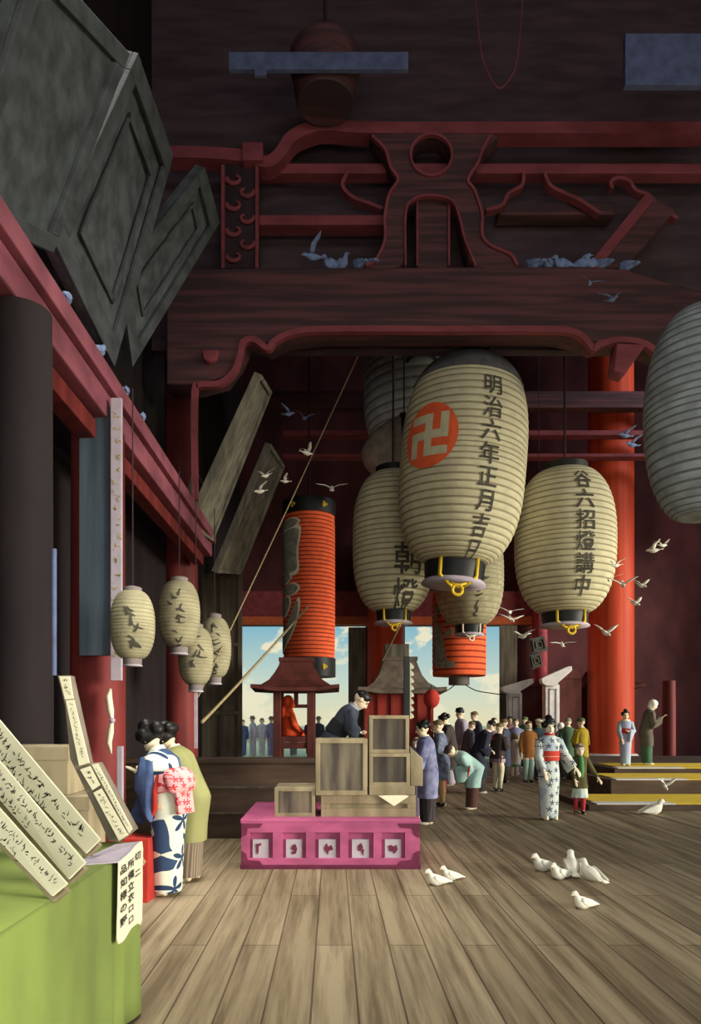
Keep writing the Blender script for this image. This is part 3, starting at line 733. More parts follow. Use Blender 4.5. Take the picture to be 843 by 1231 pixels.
pl2 = [[(521.5, 728), (525, 735), (524, 750), (528, 760), (528, 792), (533, 797), (541, 797), (543, 803), (535, 805), (524, 804), (521, 798)], [(530, 763), (538, 757), (541, 764), (534, 771)], [(526, 757), (536, 748), (538, 750), (528, 759)]]
red_lantern(520, 584, 715, 813, 22.6, 'shorter red cylindrical lantern hanging in the right doorway', [(a, 0, .02) for a in pl2], 14)
cc = P(552, 813, 22.6); o = None
t2 = bpy.data.objects['red_lantern.001'] if 'red_lantern.001' in bpy.data.objects else None
if t2:
    mk('bottom_ring', fixn(lathe([(.33, -.02), (.33, -.28), (.3, -.28)], cc, 32)), mat('grey ring', (112, 104, 98), .8, .1), t2, smooth=True, angle=.5)
# small round red lantern by the second shrine hut
t = thing('round_lantern', P(519, 838, 14.9), 'small round red lantern under the grey hut roof', 'lantern')
b_ = bmesh.new()
rr = 10/F*14.9
lathe([(rr*max(.25, math.sin(PI*(i+.5)/13))*(.96 if i % 2 else 1), -rr*1.15*math.cos(PI*(i+.5)/13)) for i in range(13)], P(519, 840, 14.9), 24, b_)
mk('paper_body', b_, M_redcl, t, smooth=True)
mk('hook', fixn(tube([P(519, 830, 14.9), P(519, 826, 14.9), P(519, 824, 15.3)], .015, 6)), M_lac, t)
# ---------------------------------------------------------------- stall counter: magenta chest and crates
YC = FY(1045)
ct = thing('offering_chest', P(397, 1045, YC+.7), 'magenta lacquered chest with five paper windows under the grey crates', 'chest')
x0, x1 = P(290, 0, YC).x, P(505, 0, YC).x; zt = P(0, 985, YC).z
mk('chest_body', box(x0, YC+.06, 0, x1, YC+1.45, zt-.03, .012), M_magenta, ct)
mk('chest_top', box(x0-.01, YC, zt-.04, x1+.01, YC+1.46, zt, .01), M_magenta, ct)
mk('foot_rail', box(x0-.01, YC-.005, 0, x1+.01, YC+.06, .045, .006), M_magd, ct)
wx = [(300, 328), (340, 368), (379, 409), (419, 449), (459, 487)]
fr = bmesh.new(); xs = [290]+[v for w in wx for v in w]+[505]
for i in range(0, len(xs), 2): pbox(xs[i], 1001.05, xs[i+1], 1031.95, YC, .06, .0, fr)
pbox(290, 988, 505, 1001, YC, .06, .004, fr); pbox(290, 1032, 505, 1042, YC, .06, .004, fr)
mk('front_frame', fr, M_magenta, ct)
rg = random.Random(5)
blob = [[(.2, .25), (.55, .2), (.52, .32), (.38, .36), (.36, .7), (.28, .8), (.22, .6)], [(.4, .3), (.6, .25), (.7, .5), (.62, .75), (.4, .8), (.35, .68), (.5, .6), (.3, .5)],
        [(.4, .3), (.5, .22), (.55, .4), (.75, .3), (.85, .55), (.6, .6), (.55, .8), (.4, .62), (.3, .5)], [(.35, .35), (.55, .2), (.65, .4), (.6, .55), (.72, .5), (.66, .85), (.55, .6), (.35, .6)], [(.2, .35), (.4, .3), (.55, .38), (.75, .3), (.8, .55), (.6, .75), (.45, .6), (.3, .65)]]
for i, (a_, c_) in enumerate(wx):
    w = c_-a_
    wp = mk('window_paper', pbox(a_+w*.14, 1009, a_+w*.83, 1032, YC+.03, .02), M_greyp, ct)
    bb = shape([[(a_+w*(.14+.69*u), 1009+23*v) for u, v in blob[i]]], YC+.022, .008, .001)
    mk('painted_mark', bb, M_magd, wp)
for (ca, sg) in ((290, 1), (505, -1)):
    for yy, s2 in ((990, 1), (1040, -1)):
        bb = shape([[(ca, yy), (ca+sg*26, yy), (ca+sg*22, yy+s2*5), (ca+sg*8, yy+s2*6), (ca+sg*6, yy+s2*14), (ca, yy+s2*17)]], YC-.012, .012, .002)
        mk('corner_fitting', bb, M_magd, ct)
def crate(px0, px1, py0, py1, Y, d, label, inset=None, m=None, bottom=None):
    a_, c_ = P(px0, py1, Y), P(px1, py0, Y); zb = a_.z if bottom is None else bottom
    t = thing('wooden_crate', ((a_.x+c_.x)/2, Y+d/2, zb), label, 'crate', 'grey crates on the magenta chest')
    mk('crate_body', box(a_.x, Y+.03, zb, c_.x, Y+d, c_.z, .01), m or M_crate, t)
    s = (c_.x-a_.x)*.09; fr = bmesh.new()
    box(a_.x, Y, zb, c_.x, Y+.03, zb+s, .004, fr); box(a_.x, Y, c_.z-s, c_.x, Y+.03, c_.z, .004, fr)
    box(a_.x, Y, zb+s, a_.x+s, Y+.03, c_.z-s, .004, fr); box(c_.x-s, Y, zb+s, c_.x, Y+.03, c_.z-s, .004, fr)
    mk('front_frame', fr, m or M_crate, t)
    if inset:
        mk('front_panel', box(a_.x+s, Y+.015, zb+s, c_.x-s, Y+.03, c_.z-s), inset, t)
    return t
YK = YC+.18
zc = zt
def Zp(py): return P(0, py, YK).z
crate(330, 379, 947, 983, YK, .55, 'small grey crate at the left end of the magenta chest', M_crated, bottom=zc)
crate(386, 500, 956, 983, YK, .8, 'long low grey crate on the magenta chest with white paper sheet on it', None, bottom=zc)
zl = Zp(956)
crate(379.5, 442, 888, 956, YK-.02, .42, 'grey crate that the black haired seller writes on', M_crated, bottom=zl)
o = mk('plank_slab', pbox(444, 945, 499, 956, YK-.03, .6, .006), M_crate); settle(o); tag(o, 'thin grey slab under the two stacked crates at the right', 'slab')
zs = Zp(945)
crate(444, 493, 905.5, 945, YK, .4, 'lower dark fronted crate of the right hand stack', M_crated2, bottom=zs)
crate(444, 492, 860, 905, YK, .4, 'top grey crate of the right hand stack', M_crated2, bottom=Zp(905.3))
bb = shape([[(493.5, 898), (504, 908), (508.5, 912), (508.5, 945), (493.5, 945)]], YK, .5, .008)
o = mk('side_panel_board', bb, M_crate); settle(o); tag(o, 'slanted grey side board with pale edge beside the crate stack', 'board')
bb = quadslab([P(455, 956.5, YK-.035), P(474, 969, YK-.06), P(492, 957, YK-.035), P(486, 955.5, YK-.02)], .01)
o = mk('paper_sheet', bb, M_wpaper); settle(o); tag(o, 'folded white paper sheet drooping over the long low crate', 'paper')
t = thing('streamer_pole', P(489, 862, YK+.2), 'black upright pole with white zigzag paper standing on the crates', 'pole')
mk('pole', pbox(486, 789, 493, 860.3, YK+.15, .06, .006), M_lac, t)
b_ = bmesh.new()
for k in range(8):
    y_ = 796+k*8.5; quadslab([P(493, y_+9, YK+.17), P(498, y_+7, YK+.16), P(497, y_+4, YK+.16), P(493, y_, YK+.17)], .006, bm=b_)
mk('zigzag_paper', b_, M_white, t)
# ---------------------------------------------------------------- shrine huts
def hut(pxl, pxr, ptop, peave, Y, wl, wr, label, mr, mw, open_=True, tl=None, tr=None, gable=None):
    cx_ = (pxl+pxr)/2; w = (pxr-pxl)/2; tl = tl or .37
    t = thing('shrine_hut', ((P(cx_, 0, Y).x), Y+.6, 0), label, 'shrine hut')
    rf = []
    for yo, sc, z in [(0, 1, peave), (0, 1.0, peave-4), (0, .80, peave-7.5), (0, .62, peave-14), (0, .5, peave-23), (0, tl*1.1, ptop+6), (0, tl*1.02, ptop)]:
        X = w*sc/F*Y; xc = P(cx_, 0, Y).x; zz = P(0, z, Y).z; D = .9*sc
        lift = .06 if sc == 1 and z < peave else 0
        ring_ = []
        for (ux, uy) in [(-1, -1), (-.5, -1), (0, -1), (.5, -1), (1, -1), (1, 0), (1, 1), (.5, 1), (0, 1), (-.5, 1), (-1, 1), (-1, 0)]:
            up_ = .07*(abs(ux) == 1 and abs(uy) == 1)*(sc == 1)
            ring_.append(Vector((xc+ux*X, Y+.6+uy*D, zz+up_)))
        rf.append(ring_)
    mk('roof', fixn(loft(rf)), mr, t)
    zt_ = P(0, ptop, Y).z; xc = P(cx_, 0, Y).x; X = w*tl/F*Y
    mk('ridge_cap', box(xc-X*1.1, Y+.22, zt_-.02, xc+X*1.1, Y+.98, zt_+.07, .01), mr, t)
    ze = P(0, peave, Y).z
    a_, c_ = P(wl, 0, Y).x, P(wr, 0, Y).x
    if open_:
        s = .16
        for (xa, xb) in ((a_, a_+s), (c_-s, c_)):
            for ya in (Y+.1, Y+1.0): mk('post', box(xa, ya, 0, xb, ya+s, ze+.1, .01), mw, t)
        z1_ = P(0, 889, Y).z
        mk('seat_board', box(a_+.01, Y+.115, z1_-.06, c_-.01, Y+1.14, z1_+.06, .01), mw, t)
        mk('apron_board', box(a_+.01, Y+.13, z1_-.2, c_-.01, Y+.18, z1_-.065, .01), mw, t)
        zb = P(0, 848, Y).z
        mk('lintel_rail', box(a_+.01, Y+1.03, zb-.04, c_-.01, Y+1.08, zb+.04, .01), mw, t)
        mk('lintel_strut', box((a_+c_)/2-.05, Y+1.02, zb, (a_+c_)/2+.05, Y+1.09, ze+.05, .01), mw, t)
    else:
        mk('hut_body', box(a_, Y+.1, 0, c_, Y+1.1, ze+.06, .015), mw, t)
        fr = bmesh.new()
        for k in range(6):
            x = a_+(c_-a_)*k/5; box(x-.035, Y+.06, 0, x+.035, Y+.1, ze, .006, fr)
        mk('body_battens', fr, mw, t)
    return t
hut(303, 408, 793, 831, 15.0, 328, 378, 'open dark red shrine hut holding the orange statue', M_kiosk, M_kiosk)
hut(430, 535, 792, 834, 15.6, 440, 520, 'grey roofed red shrine hut behind the crates', mat('grey roof bark', (118, 104, 92), .9, .25, (7, 7, 4)), mat('red hut boards', (150, 48, 38), .75, .25, (6, 6, .8)), False)
# ridge box on the second hut
t = bpy.data.objects['shrine_hut.001']
mk('ridge_box', pbox(463, 774, 492, 797, 16.0, .5, .01), M_gwood, t)
# seated statue
st = thing('seated_statue', P(345, 887, 15.5), 'seated orange red draped statue inside the open hut', 'statue')
S_ = 15.5/F; zb_ = P(0, 889, 15.0).z+.06
b_ = bmesh.new()
def px2(px, py): p_ = P(px+4, py, 15.5); return p_.x, p_.z
rings = []
for py, xl, xr, d in [(887, 331, 363, .32), (884, 331, 363, .34), (879, 332, 360, .32), (873, 333, 355, .28), (866, 333, 353, .24), (859, 334, 351, .20), (855, 336, 349, .15), (851, 338, 348, .12)]:
    xa, z = px2(xl, py); xb, _ = px2(xr, py); z = max(z, zb_)
    rings.append([Vector(((xa+xb)/2+(xb-xa)/2*math.cos(2*PI*k/20), 15.55+d*math.sin(2*PI*k/20), z)) for k in range(20)])
loft(rings, b_)
hx, hz = px2(343, 846); ell(b_, (hx, 15.5, hz), (.115, .13, .16))
nx_, nz_ = px2(349.5, 848); ell(b_, (nx_, 15.5, nz_), (.03, .03, .04))
me = remesh(b_, .02); mk('statue_body', me, M_orangeb, st, smooth=True)
b_ = bmesh.new()
ell(b_, (hx-.01, 15.5, hz+.03), (.135, .15, .165)); 
xa, za = px2(337, 858); ell(b_, (xa, 15.5, za), (.07, .15, .2))
mk('hood', remesh(b_, .02), M_orangeb, st, smooth=True)
b_ = bmesh.new(); xa, za = px2(352, 862); xb, zb2 = px2(361, 882)
tube([(xa-.1, 15.32, za), (xa-.02, 15.22, za-.18), (xb, 15.25, zb2+.02)], [.07, .075, .05], 10, b_)
mk('draped_arm', fixn(b_), M_orangeb, st, smooth=True)
# ---------------------------------------------------------------- white-edged stalls by the right
def stall(pxp0, pxp1, pgt, peave_l, ptip_r, ptip_y, Y, label, roofto):
    t = thing('white_edged_stall', P((pxp0+pxp1)/2, 0, Y).to_2d().to_3d(), label, 'stall')
    t.location = (P((pxp0+pxp1)/2, 0, Y).x, Y, 0)
    zt_ = P(0, pgt, Y).z
    mk('white_post', pbox(pxp0, pgt, pxp1, CY+F*H/Y, Y, .35, .015), M_lgrey, t)
    fr = bmesh.new(); a_, c_ = P(pxp0, 0, Y).x, P(pxp1, 0, Y).x; w = c_-a_
    zz1 = zt_-.12
    box(a_+w*.25, Y-.02, .5, a_+w*.31, Y, zz1, 0, fr); box(a_+w*.72, Y-.02, .5, a_+w*.78, Y, zz1, 0, fr); box(a_+w*.25, Y-.02, zz1-.04, a_+w*.78, Y, zz1, 0, fr)
    mk('post_panel', fr, mat('lavender grey plaster', (168, 158, 166), .85, .1), t)
    bb = shape([[(peave_l, pgt-7), (pxp0-2, pgt-9), (ptip_r-4, ptip_y), (ptip_r, ptip_y), (ptip_r, ptip_y+5), (pxp1-2, pgt-2), (pxp1-1, pgt+2), (pxp0, pgt+1), (peave_l+1, pgt-2)]], Y-.12, .3, .012)
    mk('gable_board', bb, M_lgrey, t)
    xe = P(roofto, 0, Y).x
    q = [P(pxp0+3, pgt-8, Y), P(ptip_r-2, ptip_y+2, Y)]
    b_ = quadslab([q[0]+Vector((.1, .2, 0)), q[1]+Vector((0, .2, 0)), q[1]+Vector((xe-q[1].x, .2, 0)), Vector((xe, Y+.2, q[0].z))], .5)
    mk('dark_roof', b_, M_kiosk, t)
    mk('dark_wall', box(c_-.02, Y+.25, 0, xe, Y+.5, q[0].z+.02, .01), M_kiosk, t)
    return t
stall(612, 628, 833, 604, 642, 816, 22.5, 'smaller white-edged stall gable left of the other one', 655)
stall(656, 673, 823, 651, 688, 801, 21.5, 'larger white-edged stall gable behind the flowered kimono woman', 703)
hut(700, 772, 808, 828, 23.1, 712, 762, 'dark roofed hut half hidden by the vermilion pillar', M_kiosk, M_kiosk, False)
for (q, Y, lb) in [([(637, 768), (655, 764.5), (659, 782), (640, 786)], 20.0, 'upper of two small grey square plaques by the rose post'), ([(636, 788), (650, 784.5), (653, 800), (640, 805)], 20.05, 'lower of two small grey square plaques by the rose post')]:
    t = thing('square_plaque', P(q[3][0], q[3][1], Y), lb, 'plaque', 'small square plaques by the rose post')
    pts = [P(x, y, Y) for x, y in q]; mk('board', quadslab([pts[3], pts[2], pts[1], pts[0]], .06, .006), M_plaque2, t)
    cen = sum(pts, Vector())/4; b_ = bmesh.new()
    for k in (.72, .36):
        o4 = [cen+(p_-cen)*k+Vector((0, -.02, 0)) for p_ in pts]
        for i in range(4): tube([o4[i], o4[(i+1) % 4]], .018, 6, b_)
    mk('square_moulding', fixn(b_), M_door, t)
o = mk('plaque_cord', fixn(tube([P(648, 766, 20.03), P(648, 700, 20.03), P(648, 300, 20.03)], .012, 6)), M_black); settle(o); tag(o, 'dark cord from which the small square plaques hang', 'cord')
# ---------------------------------------------------------------- cloth covered table with papers
tt = thing('cloth_table', (-1.6, 2.6, 0), 'table draped with a green cloth at the lower left corner', 'table')
TX, TY0, TY1, TZ = -.985, 1.5, 3.61, .862
mk('tabletop', box(-2.6, TY0+.03, TZ-.06, TX-.03, TY1-.03, TZ-.008, .005), M_darkw, tt)
b_ = bmesh.new()
rows = []
n = 40
edge = [(-2.6, TY1)]+[(-2.6+(TX+2.6)*i/16, TY1) for i in range(1, 17)]+[(TX, TY1-(TY1-TY0)*i/30) for i in range(1, 31)]
def wob(i, z): 
    k = (TZ-z)/TZ
    return .016*k*math.sin(i*1.9)+.012*k*math.sin(i*.83+1)
for z in (TZ, TZ-.02, .7, .5, .3, .15, .02):
    r = []
    for i, (x, y) in enumerate(edge):
        w = wob(i, z) if z < TZ-.01 else 0; o_ = .0 if z == TZ else .01
        if i <= 16: r.append(Vector((x, y+o_+w, z)))
        else: r.append(Vector((x+o_+w, y, z)))
    rows.append(r)
loft(rows, b_, cap=False, closed=False)
vs = [b_.verts.new(p) for p in [(-2.6, TY0, TZ), (TX, TY0, TZ), (TX, TY1, TZ), (-2.6, TY1, TZ)]]; b_.faces.new(vs)
me_o = mk('table_cloth', b_, M_green, tt, smooth=True, angle=.6)
md = me_o.modifiers.new('s', 'SOLIDIFY'); md.thickness = .006
for (x, y) in ((-2.5, TY0+.1), (-2.5, TY1-.12), (TX-.1, TY0+.1), (TX-.1, TY1-.12)): mk('table_leg', box(x-.03, y-.03, 0, x+.03, y+.03, TZ-.06, .004), M_darkw, tt)
def wtext(bm, lines, o_, u, v, n_, size, step, mi=0, seed=None, cols=1):
    rg = random.Random(seed or 1)
    for (s0, t0, ch) in lines:
        g = glyph(ch) if ch else scribble(rg)
        put(bm, g, plane_fn(o_+u*s0+v*t0, u, v, size, n_, .006), mi)
def strip_board(q, Y, label, seed, group, Yb=None):
    """q: upper-left, upper-right, lower-right, lower-left in the picture; the low end is nearer"""
    t = thing('inscribed_board', P((q[2][0]+q[3][0])/2, (q[2][1]+q[3][1])/2, Y), label, 'board', group)
    pts = [P(q[0][0], q[0][1], Yb or Y), P(q[1][0], q[1][1], Yb or Y), P(q[2][0], q[2][1], Y), P(q[3][0], q[3][1], Y)]
    sh = Vector((-.012, .03, -.03))
    mk('backing', quadslab([p_+sh for p_ in [pts[3], pts[2], pts[1], pts[0]]], .03, .004), M_crate, t)
    b_ = quadslab([pts[3], pts[2], pts[1], pts[0]], .012, .001)
    u = (pts[2]-pts[1]); L_ = u.length; u.normalize(); v = (pts[1]-pts[0]).normalized(); W = (pts[1]-pts[0]).length
    nrm = u.cross(v).normalized()
    if nrm.y > 0: nrm = -nrm
    rg = random.Random(seed); s = W*.3
    for row in (.68, .3):
        k = L_*.06+rg.random()*.02
        end = L_*(.95 if row > .5 else .8)
        while k < end:
            put(b_, scribble(rg), plane_fn(pts[0]+v*(W*row)+u*k, v, -u, s, nrm, .004), 1); k += s*1.05
    mk('paper', b_, [M_wpaper, M_ink2], t)
    return t
gb = 'inscribed boards leaning on the green table'
strip_board([(-60, 853), (-39, 820), (120, 1009), (103, 1026)], 3.15, 'uppermost slanting white inscribed board on the green table', 11, gb, 3.45)
strip_board([(-60, 893), (-42, 866), (102, 1037), (82, 1057)], 2.68, 'middle slanting white inscribed board on the green table', 12, gb, 2.98)
strip_board([(-60, 950), (-42, 926), (80, 1062), (62, 1077)], 2.43, 'lowest slanting white inscribed board on the green table', 13, gb, 2.7)
# tall strip stand
YS = 3.55
ss = thing('prayer_strip_stand', P(140, 1012, YS), 'tall bent stand of white inscribed paper strips on the green table', 'stand')
bb = shape([[(69, 812), (84, 812), (107, 918), (118, 917), (162, 998), (143, 1013), (131, 1011), (100, 945), (84, 912), (78, 848)]], YS+.01, .07, .004)
mk('backing_board', bb, mat('grey strip backing', (140, 128, 112), .9, .15), ss)
rg = random.Random(4)
for (q, lb) in [([(71, 813), (83.5, 813), (88, 840), (78, 841)], 0), ([(79, 842), (88.5, 841), (107, 917), (95, 921)], 1), ([(96, 925), (108, 921), (120, 944), (111, 950)], 2), ([(112, 953), (121.5, 948), (154, 1004), (143, 1011)], 3), ([(110, 919), (117, 918), (159, 997), (155, 1002)], 4)]:
    pts = [P(x, y, YS-.02) for x, y in q]
    b_ = quadslab([pts[3], pts[2], pts[1], pts[0]], .012, .001)
    v = (pts[3]-pts[0]); L_ = v.length; v.normalize(); W = (pts[1]-pts[0]).length; u = Vector((-v.z, 0, v.x)); u = u if u.x > 0 else -u
    k = .03
    mid0 = (pts[0]+pts[1])/2
    d = ((pts[2]+pts[3])/2-mid0)
    while k < L_*.93:
        put(b_, scribble(rg), plane_fn(mid0+d*(k/L_), u, -v, W*.5, Vector((0, -1, 0)), .004), 1); k += W*.55
    mk('paper_strip', b_, [M_wpaper, M_ink2], ss)
# hanging notice
nt_ = thing('hanging_notice', (-.93, 3.35, .5), 'white paper notice hanging over the corner of the green table', 'notice')
XN = -.94
def PX(px, py, X=XN): return P(px, py, X*F/(px-CX))
outl = smoothline([(143, 1036), (157, 1024), (171, 1011), (171.5, 1040), (171, 1106), (166, 1110), (158, 1116), (151, 1128), (145, 1134), (141, 1130), (142, 1090)], 2)
bb = bmesh.new(); A_ = [bb.verts.new(PX(*q)) for q in outl]; B_ = [bb.verts.new(PX(*q)+Vector((-.004, 0, 0))) for q in outl]
bb.faces.new(A_); bb.faces.new(B_[::-1])
for i in range(len(A_)): bb.faces.new((A_[i], B_[i], B_[(i+1) % len(A_)], A_[(i+1) % len(A_)]))
fixn(bb); paper_bm = bb
tl_, tr_ = PX(143, 1036), PX(171, 1011)
bb = quadslab([tl_, tr_, Vector((-1.07, tr_.y-.01, TZ+.012)), Vector((-1.12, tl_.y-.12, TZ+.01))], .004)
mk('folded_top', bb, M_lav, nt_)
b_ = paper_bm
cols = [(165, 1029, ['切', '', 'ニ'], 10), (157, 1038, ['所', '備', '立', '衣', '口', '口'], 13.5), (148, 1045, ['品', '如', '様', 'の', '野'], 15.5)]
for px, py, chs, st_ in cols:
    for k, ch in enumerate(chs):
        if not ch: continue
        put(b_, glyph(ch), plane_fn(PX(px, py+k*st_), Vector((0, 2.6, 0)), Vector((0, 0, 1)), .042 if ch != '口' else .034, Vector((1, 0, 0)), .004), 1)
mk('paper', b_, [M_wpaper, M_ink2], nt_)
# grey chests at the left edge
for (px0, px1, py0, py1, Y, lb, zb) in [(-30, 107, 957, 1130, 4.9, 'lower grey storage box at the left edge', 0), (-30, 82, 897, 956.5, 4.95, 'upper grey storage box at the left edge', None)]:
    a_, c_ = P(px0, py1, Y), P(px1, py0, Y)
    z_ = 0 if zb == 0 else P(0, 957, 4.9).z
    t = thing('storage_box', ((a_.x+c_.x)/2, Y+.2, z_), lb, 'box', 'grey storage boxes at the left edge')
    mk('box_body', box(a_.x, Y, z_, c_.x, Y+.36, c_.z-.06, .008), M_crate, t)
    mk('box_lid', box(a_.x-.01, Y-.012, c_.z-.1, c_.x+.01, Y+.37, c_.z, .008), M_crate, t)
# red cloth covered stand
Yr = FY(1085)
rs = thing('red_cloth_stand', P(165, 1085, Yr+.1), 'low stand covered with a red cloth beside the bowing women', 'stand')
a_, c_ = P(132, 0, Yr).x, P(178, 0, Yr).x; z_ = P(0, 1009, Yr).z
b_ = bmesh.new(); rows = []
for z, k in ((0.0, 1.0), (.2, .6), (z_-.02, 0), (z_, -.3)):
    rows.append([Vector((a_+(c_-a_)*(.5+.5*sx*(1+.03*k))+.012*k*math.sin(9*i), Yr+.15+.15*sy*(1+.05*k), z)) for i, (sx, sy) in enumerate([(-1, -1), (-.5, -1.03), (0, -1), (.5, -1.03), (1, -1), (1, 0), (1, 1), (0, 1), (-1, 1), (-1, 0)])])
mk('red_cloth', fixn(loft(rows, b_)), M_redcl, rs, smooth=True, angle=.7)
b_ = band(smoothline([(162, 1026), (168, 1030), (171, 1036), (174, 1038)], 4), 6, Yr-.012, .015)
mk('beige_stripe', b_, M_beige, rs)
# ---------------------------------------------------------------- people (unit height, scaled by the root)
BODY = {}
def V3(*a): return Vector(a)
def rx(t): return Matrix.Rotation(t, 3, 'X')
def pose_of(bend, hp, turn, arms):
    """joints of a unit-height figure facing -Y"""
    d = V3(0, -math.sin(bend), math.cos(bend)); f = V3(0, -math.cos(bend), -math.sin(bend))
    hip = V3(0, .045*math.sin(bend)*2, .5-.02*math.sin(bend))
    S = lambda t: hip+d*t
    b2 = bend+hp
    hd = V3(0, -math.sin(b2), math.cos(b2)); hf = V3(0, -math.cos(b2), -math.sin(b2))
    R = Matrix.Rotation(turn, 3, hd)
    neck = S(.325); head = neck+hd*.082
    hr = R @ V3(1, 0, 0); hf = R @ hf
    out = dict(d=d, f=f, hip=hip, S=S, neck=neck, head=head, hd=hd, hf=hf, hr=hr, bend=bend)
    A = []
    for i, s in enumerate((-1, 1)):
        sh = S(.268)+V3(s*.096, 0, 0)
        a = arms[i] if isinstance(arms, (list, tuple)) else arms
        if a == 'down':   el = sh+V3(s*.03, .012, -.165); wr = el+V3(s*.0, -.05, -.135)
        elif a == 'pray': el = S(.13)+f*.06+V3(s*.115, 0, 0); wr = S(.235)+f*.165+V3(s*.016, 0, 0)
        elif a == 'fold': el = S(.12)+f*.02+V3(s*.135, 0, 0); wr = S(.12)+f*.125+V3(s*.03, 0, 0)
        elif a == 'write': el = S(.10)+f*.10+V3(s*.12, 0, 0); wr = S(.035)+f*.225+V3(s*.05, 0, 0)
        elif a == 'hang': el = sh+V3(s*.02, -.04, -.16); wr = el+V3(-s*.03, -.06, -.125)
        elif a == 'out':  el = sh+V3(s*.07, -.01, -.15); wr = el+V3(s*.07, -.05, -.11)
        else: el = V3(*a[0]); wr = V3(*a[1])
        A.append((sh, el, wr))
    out['A'] = A
    return out
def hand(bm, wr, el, s, f, mode):
    a = (wr-el).normalized()
    side = V3(s, 0, 0); n = a.cross(side)
    if n.length < .1: n = f.copy()
    n.normalize(); w = n.cross(a).normalized()
    if w.dot(side) < 0: w = -w
    p0 = wr+a*.028
    M = Matrix((w, a, n)).transposed()
    ell(bm, p0, (.02, .034, .0095), M, 10, 7)
    ln = (.028, .033, .031, .025); curl = .5 if mode != 'pray' else .05
    inn = -n if n.dot(f) > 0 else n
    for k in range(4):
        b = p0+a*.028+w*((k-1.5)*.0098)
        m = b+(a*math.cos(curl)+inn*math.sin(curl)*.8)*ln[k]
        e = m+(a*math.cos(curl*2)+inn*math.sin(curl*2)*.8)*ln[k]*.8
        capsule(bm, b, m, .0056, .0052, 7); capsule(bm, m, e, .0052, .0042, 7)
    t0 = p0-a*.012-w*.016; t1 = t0-w*.02+a*.018+inn*.004; t2 = t1+a*.02-w*.003
    capsule(bm, t0, t1, .0066, .006, 7); capsule(bm, t1, t2, .006, .0045, 7)
def body(bend, hp, turn, arms, vox, stride=0.0, legs=True, child=1.0):
    key = (round(bend, 3), round(hp, 3), round(turn, 2), str(arms), vox, stride, child)
    J = pose_of(bend, hp, turn, arms)
    if key in BODY: return BODY[key], J
    bm = bmesh.new(); S, d, f = J['S'], J['d'], J['f']
    M = Matrix((V3(1, 0, 0), f, d)).transposed()
    for t, r in ((0.0, (.085, .065, .07)), (.07, (.078, .06, .07)), (.15, (.083, .06, .07)), (.23, (.09, .06, .065)), (.275, (.078, .05, .04))):
        ell(bm, S(t), r, M, 16, 10)
    capsule(bm, S(.28), J['neck']+J['hd']*.03, .034, .03, 12)
    hd, hf, hr, hc = J['hd'], J['hf'], J['hr'], J['head']
    HM = Matrix((hr, hf, hd)).transposed()
    c = child
    ell(bm, hc+hd*.010*c-hf*.006*c, (.050*c, .060*c, .060*c), HM, 20, 14)          # skull
    ell(bm, hc-hd*.022*c+hf*.012*c, (.041*c, .045*c, .050*c), HM, 18, 12)          # jaw and cheeks
    ell(bm, hc-hd*.058*c+hf*.034*c, (.016*c, .016*c, .013*c), HM)                  # chin
    capsule(bm, hc+hf*.052*c+hd*.004*c, hc+hf*.064*c-hd*.020*c, .0055*c, .0085*c, 8)         # nose
    ell(bm, hc+hf*.048*c-hd*.042*c, (.016*c, .010*c, .007*c), HM)                  # lips
    for s in (-1, 1):
        ell(bm, hc+hr*(s*.050*c)-hd*.004*c-hf*.004*c, (.007*c, .013*c, .019*c), HM)   # ears
        ell(bm, hc+hr*(s*.019*c)+hf*.048*c+hd*.014*c, (.016*c, .008*c, .006*c), HM)   # brow ridge
    for s, (sh, el, wr) in zip((-1, 1), J['A']):
        capsule(bm, S(.262)+V3(s*.065, 0, 0), sh, .031, .026, 10)
        capsule(bm, sh, el, .026, .021, 10); capsule(bm, el, wr, .021, .014, 10)
        hand(bm, wr, el, s, f, 'pray' if arms == 'pray' else '')
        hp_ = J['hip']+V3(s*.045, 0, 0)
        kn = V3(s*.046, -.012-s*stride*.5, .275); an = V3(s*.046, .012-s*stride, .045)
        if stride: kn.y += .0
        capsule(bm, hp_, kn, .056, .038, 12); capsule(bm, kn, an, .036, .021, 12)
        capsule(bm, an+V3(0, .018, -.02), an+V3(s*.006, -.07, -.03), .021, .014, 10)
    me = remesh(bm, vox)
    if len(me.materials) == 0: pass
    inv = HM.transposed()
    for p in me.polygons:
        q = inv @ (Vector(p.center)-hc); x, y, z = q.x/c, q.y/c, q.z/c
        if y > .028:
            ax = abs(x)
            if abs(ax-.0195) < .0105 and abs(z-.001) < .0034: p.material_index = 1
            elif abs(ax-.021) < .013 and abs(z-.0165-.0) < .0024: p.material_index = 1
            elif ax < .0125 and abs(z+.042) < .0052: p.material_index = 2
    BODY[key] = me
    return me, J
HAIR = {}
